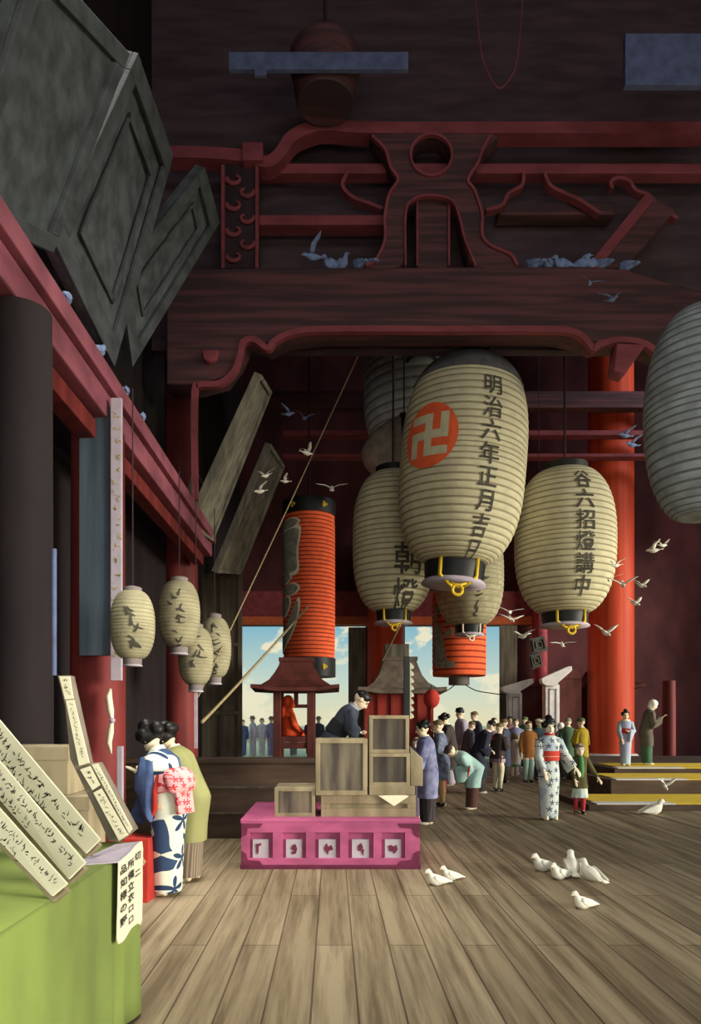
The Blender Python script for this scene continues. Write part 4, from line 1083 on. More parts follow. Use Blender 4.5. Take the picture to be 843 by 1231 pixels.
HST = {   # ellipsoids (right, forward, up, rx, ry, rz) in head radii of .055
 'updo': [(0, -.18, .32, 1.02, 1.02, .92), (0, .35, .95, .78, .5, .42), (0, -.25, 1.35, .55, .62, .5), (.0, -1.15, .15, .6, .62, .68), (.86, -.1, .35, .34, .6, .55), (-.86, -.1, .35, .34, .6, .55)],
 'bighair': [(0, -.18, .32, 1.05, 1.05, .95), (0, .5, .95, 1.0, .62, .5), (0, -1.2, .35, .9, .55, .6), (.95, 0, .4, .42, .7, .55), (-.95, 0, .4, .42, .7, .55), (0, -.5, 1.1, .8, .8, .5)],
 'bun': [(0, -.18, .3, 1.0, 1.04, .92), (0, -1.15, .35, .68, .55, .6), (0, .4, .85, .75, .45, .35), (0, -.7, 1.0, .6, .55, .45)],
 'short': [(0, -.16, .38, .98, 1.05, .86), (0, .5, .88, .68, .4, .26)],
 'bob': [(0, -.2, .3, 1.02, 1.0, .95), (.82, -.25, -.25, .3, .6, .62), (-.82, -.25, -.25, .3, .6, .62), (0, -.8, -.25, .85, .4, .6), (0, .55, .75, .75, .4, .3)],
}
def hair(style, J, m, root, c=1.0, vox=.006, big=1.0):
    if style not in HAIR:
        bm = bmesh.new()
        for e in HST[style]: ell(bm, Vector(e[:3])*.056, (e[3]*.056, e[4]*.056, e[5]*.056), u=16, v=10)
        HAIR[style] = remesh(bm, vox)
    me = HAIR[style].copy()
    HM = Matrix((J['hr'], J['hf'], J['hd'])).transposed().to_4x4()
    me.transform(Matrix.Translation(J['head']) @ HM @ Matrix.Scale(c*1.02*big, 4))
    return mk('hair', me, m, root, smooth=True, local=True)
def headwear(kind, J, m, root, c=1.0):
    bm = bmesh.new(); k = .056*c
    if kind in ('brim', 'bowler'):
        br = 1.75 if kind == 'brim' else 1.35; h = 1.0
        lathe([(.05*k, .62*k), (br*k, .58*k), (br*k, .64*k), (1.06*k, .70*k), (1.02*k, (.7+h*.5)*k), (.85*k, (.7+h*.78)*k), (.4*k, (.7+h*.9)*k), (.02*k, (.7+h*.9)*k)], (0, 0, 0), 24, bm)
    elif kind == 'cap':
        ell(bm, (0, -.08*k, .62*k), (1.12*k, 1.15*k, .62*k)); ell(bm, (0, .95*k, .5*k), (.7*k, .55*k, .1*k))
    elif kind == 'scarf':
        ell(bm, (0, -.12*k, .34*k), (1.2*k, 1.2*k, 1.06*k)); ell(bm, (0, -.5*k, -.55*k), (.95*k, .7*k, .7*k))
        tube([(1.0*k*math.cos(a)*.98, .1*k, 1.0*k*math.sin(a)) for a in [PI*(1+i/8) for i in range(9)]], .16*k, 8, bm)
    fixn(bm); HM = Matrix((J['hr'], J['hf'], J['hd'])).transposed().to_4x4()
    bm.transform(Matrix.Translation(J['head']) @ HM)
    return mk({'brim': 'brimmed_hat', 'bowler': 'bowler_hat', 'cap': 'cap', 'scarf': 'headscarf'}[kind], bm, m, root, smooth=True, local=True, angle=.8)
def path(J, s):
    """centre and tilt of the body at height share s (below .5 along the legs, above along the back)"""
    if s <= .5:
        k = max(0, (s-.36)/.14); return V3(0, J['hip'].y*min(1, s/.5)*(.4+.6*k), s), J['bend']*.35*k
    return J['S'](s-.5), J['bend']*(min(1, .35+(s-.5)/.12*.65))
def garment(J, rings, n=28, fold=0.0, nf=9, ph=0.0, cap=True):
    R = []
    smin = min(r[0] for r in rings)
    for s, a, b in rings:
        c, t = path(J, s); fw = V3(0, -math.cos(t), -math.sin(t))
        k = max(0, 1-(s-smin)/.3)
        R.append([c+V3(a*math.cos(q)*(1+fold*k*math.sin(nf*q+ph)), 0, 0)+fw*(b*math.sin(q)*(1+fold*k*math.sin(nf*q+ph))) for q in [2*PI*i/n for i in range(n)]])
    return fixn(loft(R, cap=cap))
def dense(rings):
    out = smoothline(rings, 3); return out
def sleeve(J, i, drop, r0=.045, wide=.036):
    sh, el, wr = J['A'][i]
    s = (-1, 1)[i]
    pts = [sh+V3(-s*.03, 0, .004), sh, sh*.5+el*.5, el, el*.5+wr*.5, el*.08+wr*.92]
    dr = [.0, .02, .35, .7, 1.0, 1.0]
    R = []
    for k, p in enumerate(pts):
        t = (pts[min(k+1, 5)]-pts[max(k-1, 0)]).normalized()
        hz = 1-t.z*t.z
        g = (V3(0, 0, -1)-t*(-t.z))*hz-(J['f']-t*J['f'].dot(t))*(1-hz)
        g = g-t*g.dot(t); g.normalize(); w = t.cross(g).normalized()
        ru = [r0*.9, r0, r0*.95, wide*1.3, wide, wide*.9][k]
        d = ru+drop*dr[k]*(.3+.7*hz)
        R.append([p+w*(ru*.95*math.cos(q)*(1 if math.sin(q) < .2 else .75))+g*((d if math.sin(q) > 0 else ru)*math.sin(q)) for q in [2*PI*m/18 for m in range(18)]])
    return fixn(loft(R))
def person(px, Y, top, h, face, label, kind, cols, hairst='short', hairc=None, hat=None, bend=0.0, hp=0.1, turn=0.0, arms='down', group=None, vox=.0075, z0=0.0, child=1.0, extra=None, skin=None, stride=0.0, drop=None):
    """kind: kimono / coat / dress / robe ; cols: materials"""
    x = P(px, 0, Y).x
    me, J = body(bend, hp, turn, arms, vox, stride, child=child)
    me = me.copy()
    root = mk('person', me, [skin or M_skin, M_hair, M_lip], None, smooth=True)
    root.location = (x, Y, z0); root.rotation_euler = (0, 0, math.radians(face)); root.scale = (h, h, h)
    tag(root, label, 'person', group)
    if hairst: hair(hairst, J, hairc or M_hair, root, child, big=(extra or {}).get('bighair', 1.0))
    if hat: headwear(hat[0], J, hat[1], root, child)
    W = 1.0
    def add(nm, bm, m, **k): return mk(nm, bm, m, root, smooth=True, local=True, angle=.9, **k)
    up = [(.55, .092, .078), (.62, .092, .076), (.72, .106, .08), (.77, .112, .075), (.800, .088, .062), (.822, .052, .048)]
    if kind == 'kimono':
        add('kimono', garment(J, dense([(.022, .085, .075), (.08, .088, .077), (.25, .094, .082), (.42, .104, .088)]+up), fold=.03), cols[0])
        for i in (0, 1): add('sleeve', sleeve(J, i, drop or .2), (extra or {}).get('sleeve', cols[0]))
        add('collar', garment(J, dense([(.795, .074, .056), (.83, .047, .046), (.845, .042, .043)]), n=20), cols[2] if len(cols) > 2 else M_white)
        ob = add('obi', garment(J, dense([(.575, .098, .084), (.585, .101, .087), (.66, .101, .085), (.672, .098, .082)])), cols[1])
        for s in (-1, 1):
            bm = bmesh.new(); ell(bm, (s*.045, -.03, .012), (.03, .062, .012), u=12, v=7); ell(bm, (s*.045, -.03, .03), (.026, .056, .018), u=12, v=7)
            add('sandal', remesh(bm, .006), M_white)
    elif kind == 'coat':      # short outer coat over a skirt
        hem = cols[2] if len(cols) > 2 and isinstance(cols[2], float) else .24
        add('coat', garment(J, dense([(hem, .112, .095), (hem+.06, .113, .096), (.42, .116, .098), (.52, .11, .094), (.62, .104, .09), (.72, .114, .09), (.77, .117, .082), (.802, .09, .066), (.83, .05, .048)]), fold=.02, nf=7), cols[0])
        for i in (0, 1): add('sleeve', sleeve(J, i, drop or .07, .05, .042), cols[0])
        add('skirt', garment(J, dense([(.03, .084, .072), (.08, .085, .073), (hem+.1, .096, .082)]), fold=.05, nf=12), cols[1])
        add('collar', garment(J, dense([(.80, .07, .056), (.83, .047, .047), (.842, .043, .044)]), n=20), M_white if not extra or 'collar' not in extra else extra['collar'])
        for s in (-1, 1):
            bm = bmesh.new(); ell(bm, (s*.045, -.03, .016), (.028, .06, .018), u=12, v=7); add('sandal', bm, M_white)
    elif kind in ('dress', 'robe'):  # knee-length coat or dress over stockinged legs
        hem = cols[2] if len(cols) > 2 and isinstance(cols[2], float) else .3
        add('coat', garment(J, dense([(hem, .112, .092), (hem+.05, .108, .09), (.45, .104, .088), (.56, .098, .082), (.66, .1, .08), (.74, .11, .08), (.775, .112, .073), (.802, .085, .06), (.826, .05, .047)]), fold=.05, nf=7), cols[0])
        for i in (0, 1): add('sleeve', sleeve(J, i, drop or .012, .042, .034), cols[0])
        add('collar', garment(J, dense([(.80, .062, .054), (.826, .049, .048), (.84, .043, .044)]), n=20), M_white if not extra or 'collar' not in extra else extra['collar'])
        for s in (-1, 1):
            kn = V3(s*.046, -.012-s*stride*.5, .275); an = V3(s*.046, .012-s*stride, .045)
            add('stocking', fixn(tube([kn*.4+V3(s*.046, 0, .42)*.6, kn, kn*.5+an*.5+V3(0, .006, 0), an], [.052, .041, .036, .025], 12)), cols[1])
            bm = bmesh.new(); ell(bm, (an.x, an.y-.028, .018), (.026, .06, .02), u=12, v=7); ell(bm, (an.x, an.y+.006, .03), (.026, .03, .028), u=10, v=7); add('shoe', fixn(bm), M_hair)
        if extra and 'skirt' in extra:
            add('skirt', garment(J, dense([(hem-.13, .112, .092), (hem-.06, .106, .088), (hem+.05, .1, .082)]), fold=.07, nf=9), extra['skirt'])
        if extra and 'hemband' in extra:
            add('hem_band', garment(J, dense([(hem-.004, .117, .097), (hem+.045, .114, .095)]), fold=.05, nf=7), extra['hemband'])
    return root, J, add
def c_(name, rgb, **k): return mat(name, rgb, .9, k.pop('var', .12), (9, 9, 9), **k)
K_tan = c_('tan legwear', (186, 156, 110)); K_cream = c_('cream legwear', (222, 212, 178)); K_dk = c_('dark skirt', (62, 54, 54))
K_stripe = stripes('dark striped skirt', (74, 68, 68), (54, 48, 52), 42, duty=.45)
K_stripe2 = stripes('grey striped skirt', (150, 136, 116), (112, 98, 86), 60, duty=.5)
K_navy = c_('navy cloth', (46, 48, 62)); K_darkc = c_('dark brown cloth', (70, 62, 58)); K_purp = mat('purple blue mottled cloth', (150, 152, 184), .9, .0, (12, 12, 12), rgb2=(92, 96, 132))
# two women bowing at the left
MK1 = flowers('navy and white flowered kimono', (228, 232, 214), (56, 76, 110), (46, 66, 96), 5.0, .36, .5, 5, outline=(222, 228, 214), jitter=.35)
MKS = mat('blue dyed sleeve', (92, 112, 160), .9, .0, (9, 9, 9), rgb2=(58, 76, 116))
MOB = flowers('pink obi with red maple leaves', (236, 168, 170), (228, 156, 162), (196, 44, 52), 22, .42, .55, 5)
r, J, add = person(201, 5.98, 872, 1.52, 236, 'woman in navy and white flowered kimono with pink sash, bowing', 'kimono', [MK1, MOB, M_white], 'updo', bend=.34, hp=.42, arms='pray', vox=.005, drop=.26, skin=M_skinp, extra={'sleeve': MKS, 'bighair': 1.22})
bm = bmesh.new(); ell(bm, (0, 0, 0), (.098, .048, .075), u=16, v=12)
for v in bm.verts: v.co.x = math.copysign(min(abs(v.co.x)*1.2, .1), v.co.x); v.co.z = math.copysign(min(abs(v.co.z)*1.15, .07), v.co.z)
c0 = J['S'](.115)-J['f']*.112; bm.transform(Matrix.Translation(c0) @ rx(J['bend']).to_4x4()); add('sash_bow', bm, MOB)
bm = box(-.06, -.012, -.07, .06, .012, .06, .006); bm.transform(Matrix.Translation(J['S'](.0)-J['f']*.11) @ rx(J['bend']*.5).to_4x4()); add('sash_tail', bm, MOB)
bm = fixn(tube([J['S'](.17)-J['f']*.06+V3(.095, 0, 0), J['S'](.10)-J['f']*.03+V3(.112, 0, 0), J['S'](.0)+V3(.118, 0, 0), V3(.122, .0, .42)], [.006, .014, .016, .004], 8)); add('red_lining', bm, M_redcl)
bm = fixn(tube([J['head']-J['hd']*.005+J['hr']*(.058*math.cos(a))-J['hf']*.01+J['hd']*(.05*math.sin(a)+.03) for a in [PI*i/10 for i in range(11)]], .0045, 6)); add('hair_comb', bm, M_white)
MG = mat('olive green coat cloth', (152, 152, 102), .95, .0, (8, 8, 1.2), rgb2=(124, 124, 78))
r, J, add = person(227, 6.5, 876, 1.54, 246, 'woman in plain olive green coat bowing beside the flowered kimono', 'coat', [MG, K_stripe2, .24], 'bighair', bend=.48, hp=.3, arms='pray', vox=.0055, extra={'bighair': 1.15})
# seller
MS = c_('dark blue grey kimono', (62, 68, 82), var=.25)
r, J, add = person(404, YC+1.08, 830, 1.5, 90, 'black haired seller in dark blue kimono writing on a grey crate', 'kimono', [MS, c_('black sash', (40, 40, 46)), c_('grey collar', (150, 152, 158))], 'short', bend=.62, hp=.22, arms=[((-.125, -.12, .60), (-.05, -.165, .572)), ((.125, -.12, .60), (.04, -.165, .572))], vox=.0045, z0=.485, drop=.06)
o = mk('standing_step', box(r.location.x-.35, YC+.85, 0, r.location.x+.4, YC+1.35, .005, 0), M_darkw) if False else None
# geisha
MG1 = flowers('pale kimono with dark blue blossoms', (206, 214, 208), (176, 190, 200), (50, 58, 84), 13, .36, .56, 5, jitter=.5)
MGO = stripes('red sash with pale cord', (196, 64, 54), (226, 190, 150), 14.5, 'Z', .93)
r, J, add = person(660, 10.36, 848, 1.5, 4, 'smiling woman in pale kimono with dark blue blossoms and red sash', 'kimono', [MG1, MGO, M_redcl], 'updo', bend=.0, hp=.05, arms=['hang', 'out'], vox=.005, drop=.22, skin=M_skinp, extra={'bighair': 1.12})
bm = bmesh.new()
for k in range(5): ell(bm, J['head']+J['hr']*(-.055+.012*math.cos(k*1.257))+J['hd']*(.055+.012*math.sin(k*1.257))+J['hf']*.01, (.009, .009, .009), u=8, v=6)
add('hair_flower', bm, M_white)
# child by her
ML = c_('olive brown child coat', (92, 86, 52)); MGS = c_('green scarf', (88, 148, 88)); MRS = c_('red stocking', (190, 56, 62)); MWS = c_('white pleated skirt', (206, 218, 206))
r, J, add = person(697, 11.0, 893, 1.1, -6, 'child in olive coat with green scarf and red stockings', 'dress', [ML, MRS, .36], 'bob', c_('grey brown hair', (134, 118, 104)), None, 0, .15, 0, ['hang', 'out'], vox=.006, child=1.22, extra={'skirt': MWS, 'collar': MGS}, stride=.02)
bm = fixn(tube([J['S'](.31)+J['f']*.06, J['S'](.24)+J['f']*.1, J['S'](.1)+J['f']*.105, J['S'](.02)+J['f']*.1], [.03, .034, .04, .022], 10)); add('scarf', bm, MGS)
# crowd in the hall
CR = 'worshippers crowding before the right doorway'
def crowd(*a, **k): return person(*a, group=CR, **k)
crowd(514, 9.9, 865, 1.49, -96, 'woman in mottled purple blue coat and striped skirt beside the crates', 'coat', [K_purp, K_stripe, .25], 'bun', bend=.12, hp=.15, arms='pray', vox=.006)
crowd(501, 10.5, 884, 1.22, -20, 'small child half hidden behind the purple blue coat', 'kimono', [c_('violet grey cloth', (150, 140, 160)), M_redcl], 'bob', M_hairb, child=1.15)
crowd(531, 11.9, 857, 1.5, -100, 'person in speckled blue grey coat with tan trousers', 'dress', [mat('speckled blue coat', (128, 136, 158), .9, .0, (24, 24, 24), rgb2=(84, 90, 112)), K_tan, .3], 'short', M_hairb, bend=.1, arms='fold', drop=.05)
crowd(530, 13.4, 878, 1.26, -95, 'child with red collar between the blue and dark coats', 'kimono', [c_('dull red cloth', (150, 52, 44)), K_navy, M_redcl], 'bob', M_hairb, child=1.12, bend=.1)
crowd(541, 15.4, 853, 1.62, -98, 'woman in dark brown coat with big black hair', 'coat', [K_darkc, c_('lavender cream skirt', (206, 192, 200)), .24], 'bighair', bend=.16, hp=.35, arms='pray', drop=.06)
crowd(555, 18.2, 849, 1.76, -80, 'man in black bowler hat and lavender coat', 'coat', [c_('lavender coat', (168, 158, 176)), K_dk, .25], 'short', None, ('bowler', M_hair), bend=.05)
crowd(562, 17.0, 866, 1.46, 100, 'woman with pale hair and dark coat facing right behind the bowing child', 'coat', [c_('slate cloth', (78, 78, 88)), K_dk, .25], 'short', M_hairb, bend=.2, hp=.2)
r, J, add = crowd(567, 11.5, 886, 1.34, -84, 'child in pale turquoise coat bowing deeply', 'coat', [c_('pale turquoise cloth', (172, 206, 198)), c_('brown skirt', (96, 66, 56)), .27], 'short', c_('dark brown hair', (84, 66, 58)), bend=.95, hp=.2, arms='pray', child=1.1, vox=.006, drop=.13)
add('red_sleeve_lining', fixn(tube([J['A'][1][1]+V3(.045, 0, .03), J['A'][1][1]+V3(.05, -.02, -.05), J['A'][1][1]+V3(.05, -.03, -.11)], [.008, .012, .006], 8)), M_redcl)
crowd(573, 18.6, 852, 1.7, -70, 'brown haired man in navy coat with scarf', 'coat', [K_navy, K_dk, .25], 'short', M_hairb, bend=.1, hp=.1)
crowd(577, 13.9, 868, 1.55, 84, 'black haired man in navy coat bent to the right', 'coat', [c_('deep navy cloth', (40, 42, 58)), K_dk, .2], 'short', bend=.42, hp=.2, arms='fold', drop=.06)
crowd(594, 20.5, 862, 1.52, 20, 'person whose pale face shows beside the navy men', 'coat', [c_('mauve grey cloth', (150, 132, 140)), K_dk, .25], 'short', M_hairb)
r, J, add = crowd(599, 14.3, 866, 1.42, 128, 'girl in dark brown dress with checked hem and white stockings', 'dress', [c_('black brown dress', (64, 52, 50)), K_cream, .42], 'short', M_hairb, bend=.08, hp=.1, arms='fold', extra={'hemband': stripes('checked hem', (178, 152, 164), (84, 66, 78), 34, 'X', .5)})
add('red_badge', ell(bmesh.new(), J['S'](.25)-J['f']*.082+V3(.04, 0, 0), (.02, .008, .03)), M_redcl)
crowd(607, 16.2, 866, 1.5, -110, 'pale faced person in slate blue coat behind the brown dress', 'dress', [c_('slate blue coat', (84, 90, 114)), K_dk, .25], 'short', M_hairb, hp=.2)
crowd(620, 18.4, 864, 1.5, -10, 'woman in lavender blue kimono behind the child with green hem', 'kimono', [c_('lavender blue cloth', (138, 138, 170)), c_('grey sash', (150, 150, 120))], 'short', M_hairb)
crowd(619, 17.2, 884, 1.12, 175, 'child in pinkish white dress with green hem', 'dress', [c_('pinkish white cloth', (204, 190, 180)), M_skin, .27], 'bob', c_('olive brown hair', (112, 100, 70)), child=1.15, extra={'hemband': c_('green hem', (98, 158, 84))})
crowd(613, 22.0, 861, 1.56, 0, 'distant person in pink coat before the dark red wall', 'coat', [c_('dusty pink cloth', (180, 130, 130)), K_dk, .25], 'short')
crowd(631, 20.8, 861, 1.55, -30, 'person in green cap and green coat by the smaller stall post', 'coat', [c_('mid green cloth', (74, 108, 78)), K_dk, .25], 'short', M_hairb, ('cap', c_('green cap cloth', (96, 132, 82))))
crowd(635.5, 16.2, 865, 1.45, 5, 'person in orange brown coat and pale green trousers', 'dress', [c_('orange brown coat', (172, 112, 58)), c_('pale green legwear', (170, 200, 184)), .4], 'short', M_hairb, arms='down')
crowd(648, 16.8, 864, 1.5, 30, 'person with white cap and dark green coat behind the blossom kimono', 'dress', [c_('dark teal cloth', (66, 84, 96)), K_dk, .35], 'short', None, ('cap', M_white), extra={'collar': MGS})
crowd(674, 19.0, 869, 1.38, 40, 'pale headscarfed person behind the kimono woman\'s shoulder', 'coat', [c_('pinkish grey cloth', (150, 120, 118)), K_dk, .25], None, None, ('scarf', M_scarf))
crowd(683, 17.2, 864, 1.52, 172, 'person in plain grey green coat left of the mustard coat', 'coat', [c_('grey green coat', (86, 114, 88)), c_('grey green skirt', (80, 100, 82)), .25], 'short', c_('grey hair', (150, 140, 128)))
crowd(699, 16.4, 862, 1.52, -150, 'person in mustard yellow coat and green cap', 'coat', [c_('mustard coat', (166, 142, 40)), c_('mustard skirt', (140, 120, 44)), .3], 'short', M_hairb, ('cap', c_('moss cap cloth', (86, 98, 64))), arms='fold')
# on the steps
r, J, add = person(752, 15.0, 853, 1.18, -8, 'girl in lilac and pale blue kimono standing on the yellow steps', 'kimono', [mat('lilac and pale blue cloth', (176, 206, 204), .9, .0, (3, 3, 1.5), rgb2=(158, 150, 196)), M_redcl, M_redcl], 'updo', z0=.47, child=1.12, arms=['hang', 'fold'], drop=.16, vox=.006)
add('fur_collar', fixn(tube([J['neck']+V3(.062*math.cos(a), -.05*math.sin(a), -.012) for a in [2*PI*i/14 for i in range(15)]], .02, 8)), M_white)
person(778, 15.3, 838, 1.46, 78, 'worshipper in white headscarf and brown grey coat praying on the steps', 'coat', [c_('brown grey coat', (98, 90, 80)), c_('dark green skirt', (70, 106, 84)), .28], None, None, ('scarf', M_scarf), bend=.22, hp=.22, arms='pray', z0=.47, vox=.006, drop=.06)
# crowd outside the left doorway
OU = 'strollers outside the left doorway'
for (px, Y, h, face, lb, cc, hst, ht) in [
    (292, 26.6, 1.44, 20, 'stroller in dark blue robe beside the dark door leaf', (76, 92, 130), 'short', None),
    (304, 27.0, 1.56, -60, 'stroller in pale lilac robe and pale brimmed hat', (232, 214, 228), 'short', ('brim', 1)),
    (315, 27.6, 1.5, 10, 'hatless stroller in pale grey lilac robe', (236, 226, 226), 'bob', None),
    (326, 26.8, 1.54, 30, 'stroller in purple robe and grey brimmed hat beside the hut post', (176, 162, 206), 'short', ('brim', 1)),
    (353, 27.2, 1.54, -20, 'stroller in grey robe and dark cap seen past the statue', (160, 156, 164), 'short', ('cap', 0)),
    (372, 28.2, 1.5, 30, 'stroller in maroon robe seen through the right of the open hut', (104, 56, 66), 'bob', None),
    (383, 27.0, 1.54, 10, 'stroller in dark robe and pale brimmed hat behind the seller', (78, 80, 96), 'short', ('brim', 1))]:
    m = c_('robe %s' % lb[12:34], cc)
    person(px, Y, 862, h, face, lb, 'kimono', [m, m], hst, M_hairb if ht is None else M_hair, (ht[0], [c_('black felt', (70, 66, 66)), c_('grey felt', (150, 142, 128))][ht[1]]) if ht else None, group=OU, vox=.009)
# ---------------------------------------------------------------- pigeons
def pig_body(up):
    """body loft along a path; facing -Y, length about .34"""
    bm = bmesh.new()
    if up: path_ = [(0, -.150, .145, .003), (0, -.132, .150, .010), (0, -.115, .158, .026), (0, -.095, .160, .030), (0, -.082, .145, .027), (0, -.075, .115, .036), (0, -.05, .08, .058), (0, .0, .055, .066), (0, .06, .045, .052), (0, .11, .038, .030), (0, .15, .032, .022), (0, .21, .022, .026)]
    else: path_ = [(0, -.195, .02, .003), (0, -.175, .022, .010), (0, -.155, .028, .026), (0, -.13, .03, .030), (0, -.105, .022, .028), (0, -.08, .012, .040), (0, -.04, 0, .055), (0, .02, 0, .056), (0, .08, .004, .040), (0, .12, .008, .026), (0, .15, .01, .022), (0, .23, .012, .05)]
    R = []
    n = len(path_)
    for i, (x, y, z, r) in enumerate(path_):
        a, b = path_[max(0, i-1)], path_[min(n-1, i+1)]
        t = V3(0, b[1]-a[1], b[2]-a[2]).normalized(); nz = V3(0, -t.z, t.y)
        fl = 1.0 if i < n-3 else (.8, .5, .14 if not up else .3)[i-(n-3)]
        fw = 1.0 if i < n-1 else 1.35
        R.append([V3(r*fw*math.cos(2*PI*k/14), y, z)+nz*(r*fl*math.sin(2*PI*k/14)) for k in range(14)])
    return fixn(loft(R, bm))
def wing(s, open_, el, sweep):
    """one spread wing as a thin aerofoil with a pointed tip"""
    sec = [(0, .075, .085), (.08, .07, .10), (.16, .055, .10), (.22, .02, .095), (.29, -.02, .07), (.35, -.055, .03), (.375, -.075, .006)]
    R = []
    for (d, lead, ch) in sec:
        bnd = el if d < .16 else el*.55
        x = min(d, .16)*math.cos(el)+max(0, d-.16)*math.cos(el*.45); z = min(d, .16)*math.sin(el)+max(0, d-.16)*math.sin(el*.45)
        y0 = -lead+.01+sweep*d; th = .012*(1-d/.5)
        R.append([V3(s*(x+.03), y0+ch*u, z+.03+th*h) for u, h in [(0, 0), (.25, 1), (.6, .7), (1, .1), (.6, -.1), (.25, -.3)]])
    return fixn(loft(R))
PB = {}
def pigeon(loc, size, head, label, group, pose, m, el=(.5, .5), pitch=0.0, bank=0.0, sweep=.0):
    root_me = PB.setdefault((pose != 'fly', m.name), None)
    if root_me is None:
        o = mk('pigeon', pig_body(pose != 'fly'), m, smooth=True); PB[(pose != 'fly', m.name)] = o.data
    else:
        o = bpy.data.objects.new('pigeon', root_me); C.objects.link(o)
    o.location = loc; o.rotation_euler = (pitch, bank, math.radians(head)); o.scale = (size, size, size)
    tag(o, label, 'pigeon', group)
    if pose == 'fly':
        for s, e in zip((-1, 1), el):
            k = ('w', s, round(e, 2), sweep, m.name)
            if k in PB: w = bpy.data.objects.new('wing', PB[k]); C.objects.link(w); w.parent = o
            else: w = mk('wing', wing(s, 1, e, sweep), m, o, smooth=True, local=True); PB[k] = w.data
    else:
        for s in (-1, 1):
            k = ('f', s, m.name)
            if k in PB: w = bpy.data.objects.new('wing', PB[k]); C.objects.link(w); w.parent = o
            else:
                bm = bmesh.new(); R = []
                for y, z, r in [(-.055, .095, .012), (-.03, .088, .036), (.02, .07, .044), (.08, .055, .036), (.13, .045, .02), (.18, .034, .006)]:
                    R.append([V3(s*(.03+.032*(1-abs(y)*3)+.009*math.cos(q)), y, z+r*math.sin(q)) for q in [2*PI*i/12 for i in range(12)]])
                w = mk('wing', fixn(loft(R)), m, o, smooth=True, local=True); PB[k] = w.data
            k = ('l', s, m.name)
            if k in PB: w = bpy.data.objects.new('leg', PB[k]); C.objects.link(w); w.parent = o
            else:
                bm = tube([(s*.022, 0, .03), (s*.022, -.004, .006)], .005, 6); tube([(s*.022, .012, .004), (s*.022, -.03, .004)], .004, 6, bm); tube([(s*.022, -.005, .004), (s*.036, -.024, .004)], .0035, 6, bm); tube([(s*.022, -.005, .004), (s*.008, -.024, .004)], .0035, 6, bm)
                w = mk('leg', fixn(bm), M_pinkf, o, smooth=True, local=True); PB[k] = w.data
    k = ('b', pose != 'fly')
    if k in PB: w = bpy.data.objects.new('beak', PB[k]); C.objects.link(w); w.parent = o
    else:
        a = V3(0, -.140, .150) if pose != 'fly' else V3(0, -.180, .022)
        w = mk('beak', fixn(tube([a, a+V3(0, -.012, -.003), a+V3(0, -.024, -.010)], [.008, .006, .001], 8)), mat('horn beak', (196, 160, 120), .6, .1), o, smooth=True, local=True); PB[k] = w.data
    return o
# on the floor
GF = 'white pigeons on the plank floor'
for px, py, hd_, lb, sz in [(524, 1064, -62, 'white pigeon standing just right of the magenta chest, nearer of two', 1.0), (541, 1058, -62, 'white pigeon right behind the one by the magenta chest', .9),
                        (652, 1047, -60, 'white pigeon standing at the left of the group of four', 1.1), (672, 1057, -50, 'white pigeon bending in the middle of the group of four', 1.05), (688, 1050, 170, 'white pigeon seen from behind in the group of four', 1.3), (710, 1058, 200, 'white pigeon standing upright at the right of the group of four', 1.2),
                        (700, 1092, -62, 'white pigeon standing alone in front of the group of four', 1.1)]:
    p_ = FP(px, py); pigeon(p_, sz*p_.y/F*46/.42, hd_, lb, GF, 'stand', M_pigw)
p_ = FP(786, 979); pigeon(p_, p_.y/F*36/.36, 95, 'white pigeon on the floor at the foot of the yellow steps', GF, 'stand', M_pigw)
# perched on the tie beam
GB = 'blue grey pigeons perched on the tie beam'
zb = P(0, 320, YT).z
for px, hd_, lb in [(398, -70, 'perched blue pigeon with lowered head, second from the left on the beam'), (411, 40, 'perched blue pigeon third from the left on the beam'), (431, -150, 'perched blue pigeon left of the strut foot, next to last'), (445, -160, 'perched blue pigeon nearest the left foot of the strut'),
                    (641, 210, 'perched blue pigeon nearest the right foot of the strut'), (659, 150, 'perched blue pigeon second right of the strut'), (676, -80, 'perched blue pigeon third right of the strut'), (699, 60, 'perched blue pigeon left of the diagonal brace foot'), (712, -70, 'perched blue pigeon just touching the brace foot'), (722, -150, 'perched blue pigeon in front of the diagonal brace'), (752, 215, 'perched blue pigeon alone right of the diagonal brace')]:
    q = P(px, 320 if px < 740 else 324, YT+.09); pigeon((q.x, q.y, zb-(.03 if px > 740 else .0)), 1.25, hd_, lb, GB, 'stand', M_pigb)
pigeon(P(376, 309, YT-.1), 1.0, -80, 'blue pigeon with raised wings landing on the left end of the beam', GB, 'fly', M_pigb, (.8, .8))
GS = 'blue grey pigeons along the lengthwise beam'
for Yq, lb in [(6.3, 'dim blue pigeon nearest the picture edge on the lengthwise beam'), (7.2, 'dim blue pigeon second along the lengthwise beam'), (8.1, 'dim blue pigeon third along the lengthwise beam'), (8.8, 'dim blue pigeon farthest along the lengthwise beam')]:
    pigeon((-2.385, Yq, 5.18), .8, 180+20*math.sin(Yq*5), lb, GS, 'stand', M_pigb)
